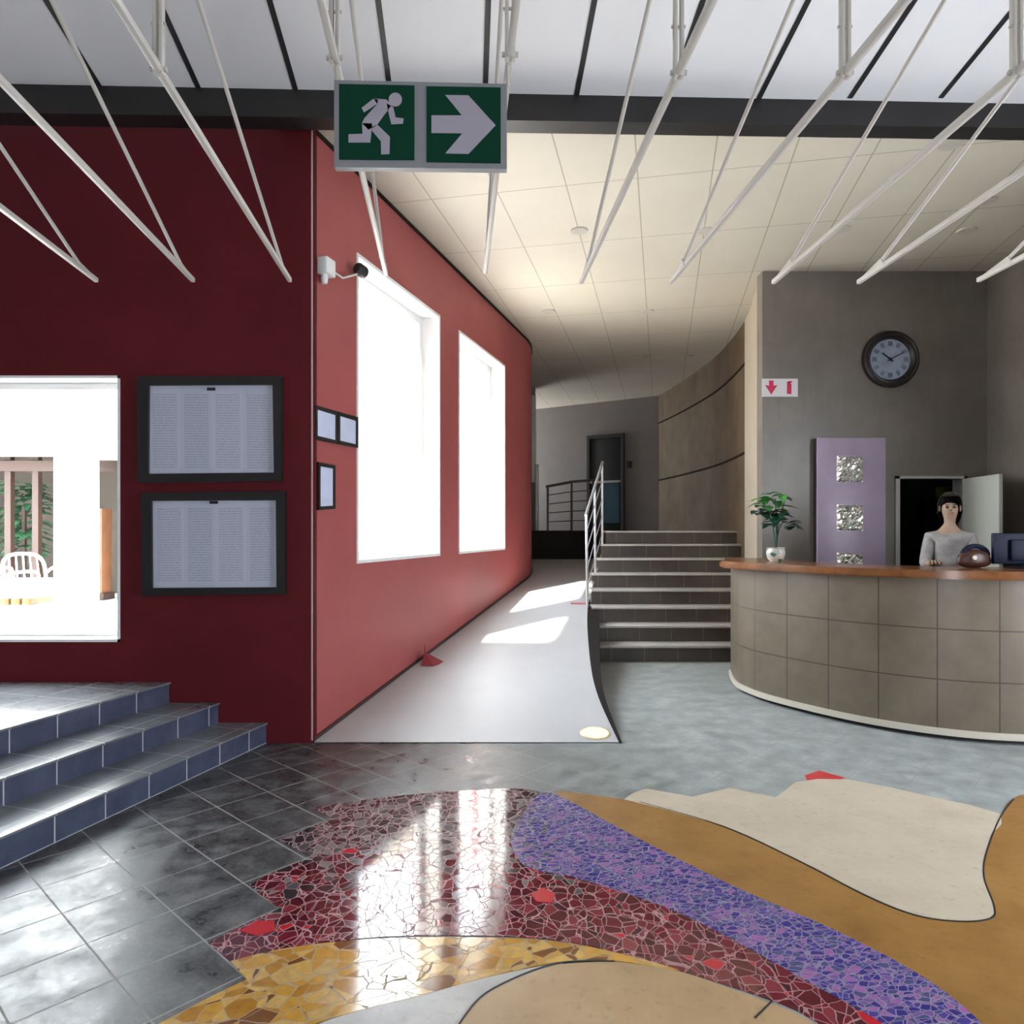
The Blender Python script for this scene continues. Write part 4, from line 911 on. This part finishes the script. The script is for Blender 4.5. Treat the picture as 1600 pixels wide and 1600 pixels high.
dls = [((905, 360), 'recessed ceiling downlight above the ramp, nearest the bright patch of the hall ceiling'), ((1105, 360), 'recessed ceiling downlight between the struts, straight left above the fire sign'),
       ((1315, 357), 'recessed ceiling downlight above and left of the wall clock'), ((1485, 225), 'recessed ceiling downlight closest behind the dark beam on the right'),
       ((1541, 313), 'recessed ceiling downlight near the right edge, second behind the dark beam'), ((1510, 360), 'recessed ceiling downlight near the right edge, just in front of the reception wall'),
       ((858, 486), 'recessed ceiling downlight beside the bend of the red wall'), ((1012, 486), 'recessed ceiling downlight in the middle of the hall ceiling over the stairs'),
       ((1010, 557), 'recessed ceiling downlight deep in the hall above the landing, left of a pair'), ((1076, 556), 'recessed ceiling downlight deep in the hall above the landing, right of a pair')]
for (px, py), lab in dls:
    q = Cz(px, py, HC); t = thing('ceiling_downlight', lab, 'ceiling light', q, 'recessed downlights in the hall ceiling')
    bm = BM(); lathe(bm, [(.070, -.002), (.09, -.002), (.085, .012), (.067, .012)], q, (0, 0, -1), 28); obj('ring', bm, M['trimgrey'], t)
    bm = BM(); lathe(bm, [(.069, -.001), (.069, .004), (.001, .004)], q, (0, 0, -1), 28); obj('lens', bm, M['lens'], t)

# ------------------------------------------------------------------ courtyard
GZ = .40
bm = BM(); prism(bm, [(-16, 5.55), (-1.75, 5.55), (-.3, 10.9), (-.3, 13), (-3.3, 14), (-3.3, 24), (-16, 24)], GZ-.3, GZ); struct('ground', bm, M['paving'], smooth=0)
FY = 10.7
bd = thing('pavilion_building', 'white walled building across the courtyard seen through the left window', 'building', (-7.5, FY, GZ))
fx = lambda px: (px-800)/F*FY
bm = BM(); wall(bm, [(-15, FY), (-5.65, FY)], .3, GZ, 4.6, [(15-10.2, fx(84)+15, EYE-(905-HZ)/F*FY, EYE-(710-HZ)/F*FY), (fx(137)+15, 15-5.8, GZ, EYE-(716-HZ)/F*FY)]); obj('front_wall', bm, M['render_w'], bd)
bm = BM(); box(bm, (-15, 13.2, GZ), (-5.65, 13.4, 4.6)); obj('rear_wall', bm, M['tanwall'], bd)
bm = BM(); box(bm, (-15, FY-.2, 4.6), (-5.6, 13.5, 4.8)); obj('roof', bm, M['render_w'], bd)
bm = BM(); box(bm, (-5.8, FY+.3, GZ), (-5.65, 13.2, 4.6)); obj('side_wall', bm, M['render_w'], bd)
for lo, hi in (((fx(137)-.06, FY-.03, GZ), (fx(137)+.05, FY+.1, EYE-(716-HZ)/F*FY)), ((-5.82, FY-.03, GZ), (-5.76, FY+.1, EYE-(716-HZ)/F*FY))):
    bm = BM(); box(bm, lo, hi); obj('door_frame', bm, M['white'], bd)
bm = BM(); box(bm, (fx(130), FY-.07, 1.25), (fx(134), FY-.03, 1.55), bev=.008); obj('door_pull', bm, M['trimgrey'], bd)
for px in (15, 58):
    x = (px-800)/F*11.6; bm = BM(); box(bm, (x-.05, 11.55, GZ), (x+.05, 11.65, 3.2)); obj('timber_post', bm, M['brownpost'], bd)
bm = BM(); box(bm, (-11, 11.5, 2.55), (-6, 11.7, 2.72)); obj('timber_rail', bm, M['brownpost'], bd)
for px, lab in ((-70, 'green shrub behind the pavilion opening at the frame edge'), (38, 'green shrub between brown posts inside the pavilion opening')):
    x = (px-800)/F*12.2; t = thing('garden_shrub', lab, 'shrub', (x, 12.2, GZ), 'shrubs inside the pavilion')
    random.seed(px+50); bm = BM()
    for k in range(260):
        a = random.uniform(0, 6.28); r = .33*math.sqrt(random.random()); z = GZ+.75+random.random()*1.25
        leafblade(bm, Vector((x+r*math.cos(a), 12.2+.5*r*math.sin(a), z)), (math.cos(a), math.sin(a), random.uniform(-.4, .5)), .2, .06, .3)
    obj('foliage', bm, mat('courtyard leaf', (.04, .13, .06), .5, var=.3, vscale=5), t, 80)
    bm = BM(); tube(bm, [Vector((x, 12.2, GZ)), Vector((x, 12.2, GZ+1.6))], .035, 8); obj('trunk', bm, M['brownpost'], t)
bm = BM(); x = (160-800)/F*12; box(bm, (x-.2, 11.9, GZ), (x+.05, 12.2, 1.95), bev=.01)
t = thing('timber_screen', 'orange timber panel leaning inside the courtyard doorway', 'panel', (x, 12, GZ)); obj('panel_board', bm, M['orange'], t)
bm = BM(); box(bm, (x-.24, 11.88, GZ), (x+.09, 12.22, GZ+.12), bev=.01); obj('foot_block', bm, M['brownpost'], t)
def garden_chair(x, y, rot, label):
    t = thing('garden_chair', label, 'chair', (x, y, GZ), 'white courtyard chairs'); Rm = Matrix.Translation((x, y, GZ)) @ Matrix.Rotation(rot, 4, 'Z')
    w = lambda a, c, d: Rm @ Vector((a, c, d))
    for sx in (-1, 1):
        for sy in (-1, 1):
            bm = BM(); tube(bm, [w(.24*sx, .22*sy, .43), w(.27*sx, .25*sy, 0)], .018, 8); obj('leg', bm, M['chair'], t)
        bm = BM(); tube(bm, spline([w(.25*sx, -.22, .43), w(.29*sx, -.22, .64), w(.29*sx, .1, .66), w(.25*sx, .25, .6)], 5), .018, 8); obj('armrest', bm, M['chair'], t)
    bm = BM(); box(bm, (-.26, -.25, .42), (.26, .25, .45), Rm, .008); obj('seat', bm, M['chair'], t)
    bm = BM()
    tube(bm, spline([w(-.25, .24, .43), w(-.24, .33, .72), w(-.16, .36, .84), w(0, .365, .87), w(.16, .36, .84), w(.24, .33, .72), w(.25, .24, .43)], 6), .022, 8)
    for k in range(-2, 3): tube(bm, [w(.085*k, .25, .43), w(.08*k, .36, .85)], .011, 6)
    obj('backrest', bm, M['chair'], t)
garden_chair((6-800)/F*8.9, 8.9, math.radians(165), 'white garden chair with barred back beside the low table in the courtyard')
garden_chair((48-800)/F*9.9, 9.9, math.radians(200), 'white garden chair turned sideways in the courtyard, nearer the door')
tx = (30-800)/F*8.2
tb = thing('garden_table', 'low courtyard table with golden brown slatted top', 'table', (tx, 8.2, GZ))
for k in range(6):
    bm = BM(); box(bm, (tx-.42+k*.125, 7.95, GZ+.34), (tx-.32+k*.125, 8.45, GZ+.42), bev=.006); obj('tabletop_slat', bm, M['gold'], tb)
bm = BM()
for y_ in (8.05, 8.35): box(bm, (tx-.42, y_-.02, GZ+.31), (tx+.42, y_+.02, GZ+.345))
obj('frame', bm, M['chair'], tb)
for sx in (-.38, .36):
    for sy in (-.2, .2):
        bm = BM(); box(bm, (tx+sx-.02, 8.2+sy-.02, GZ), (tx+sx+.02, 8.2+sy+.02, GZ+.32)); obj('leg', bm, M['chair'], tb)
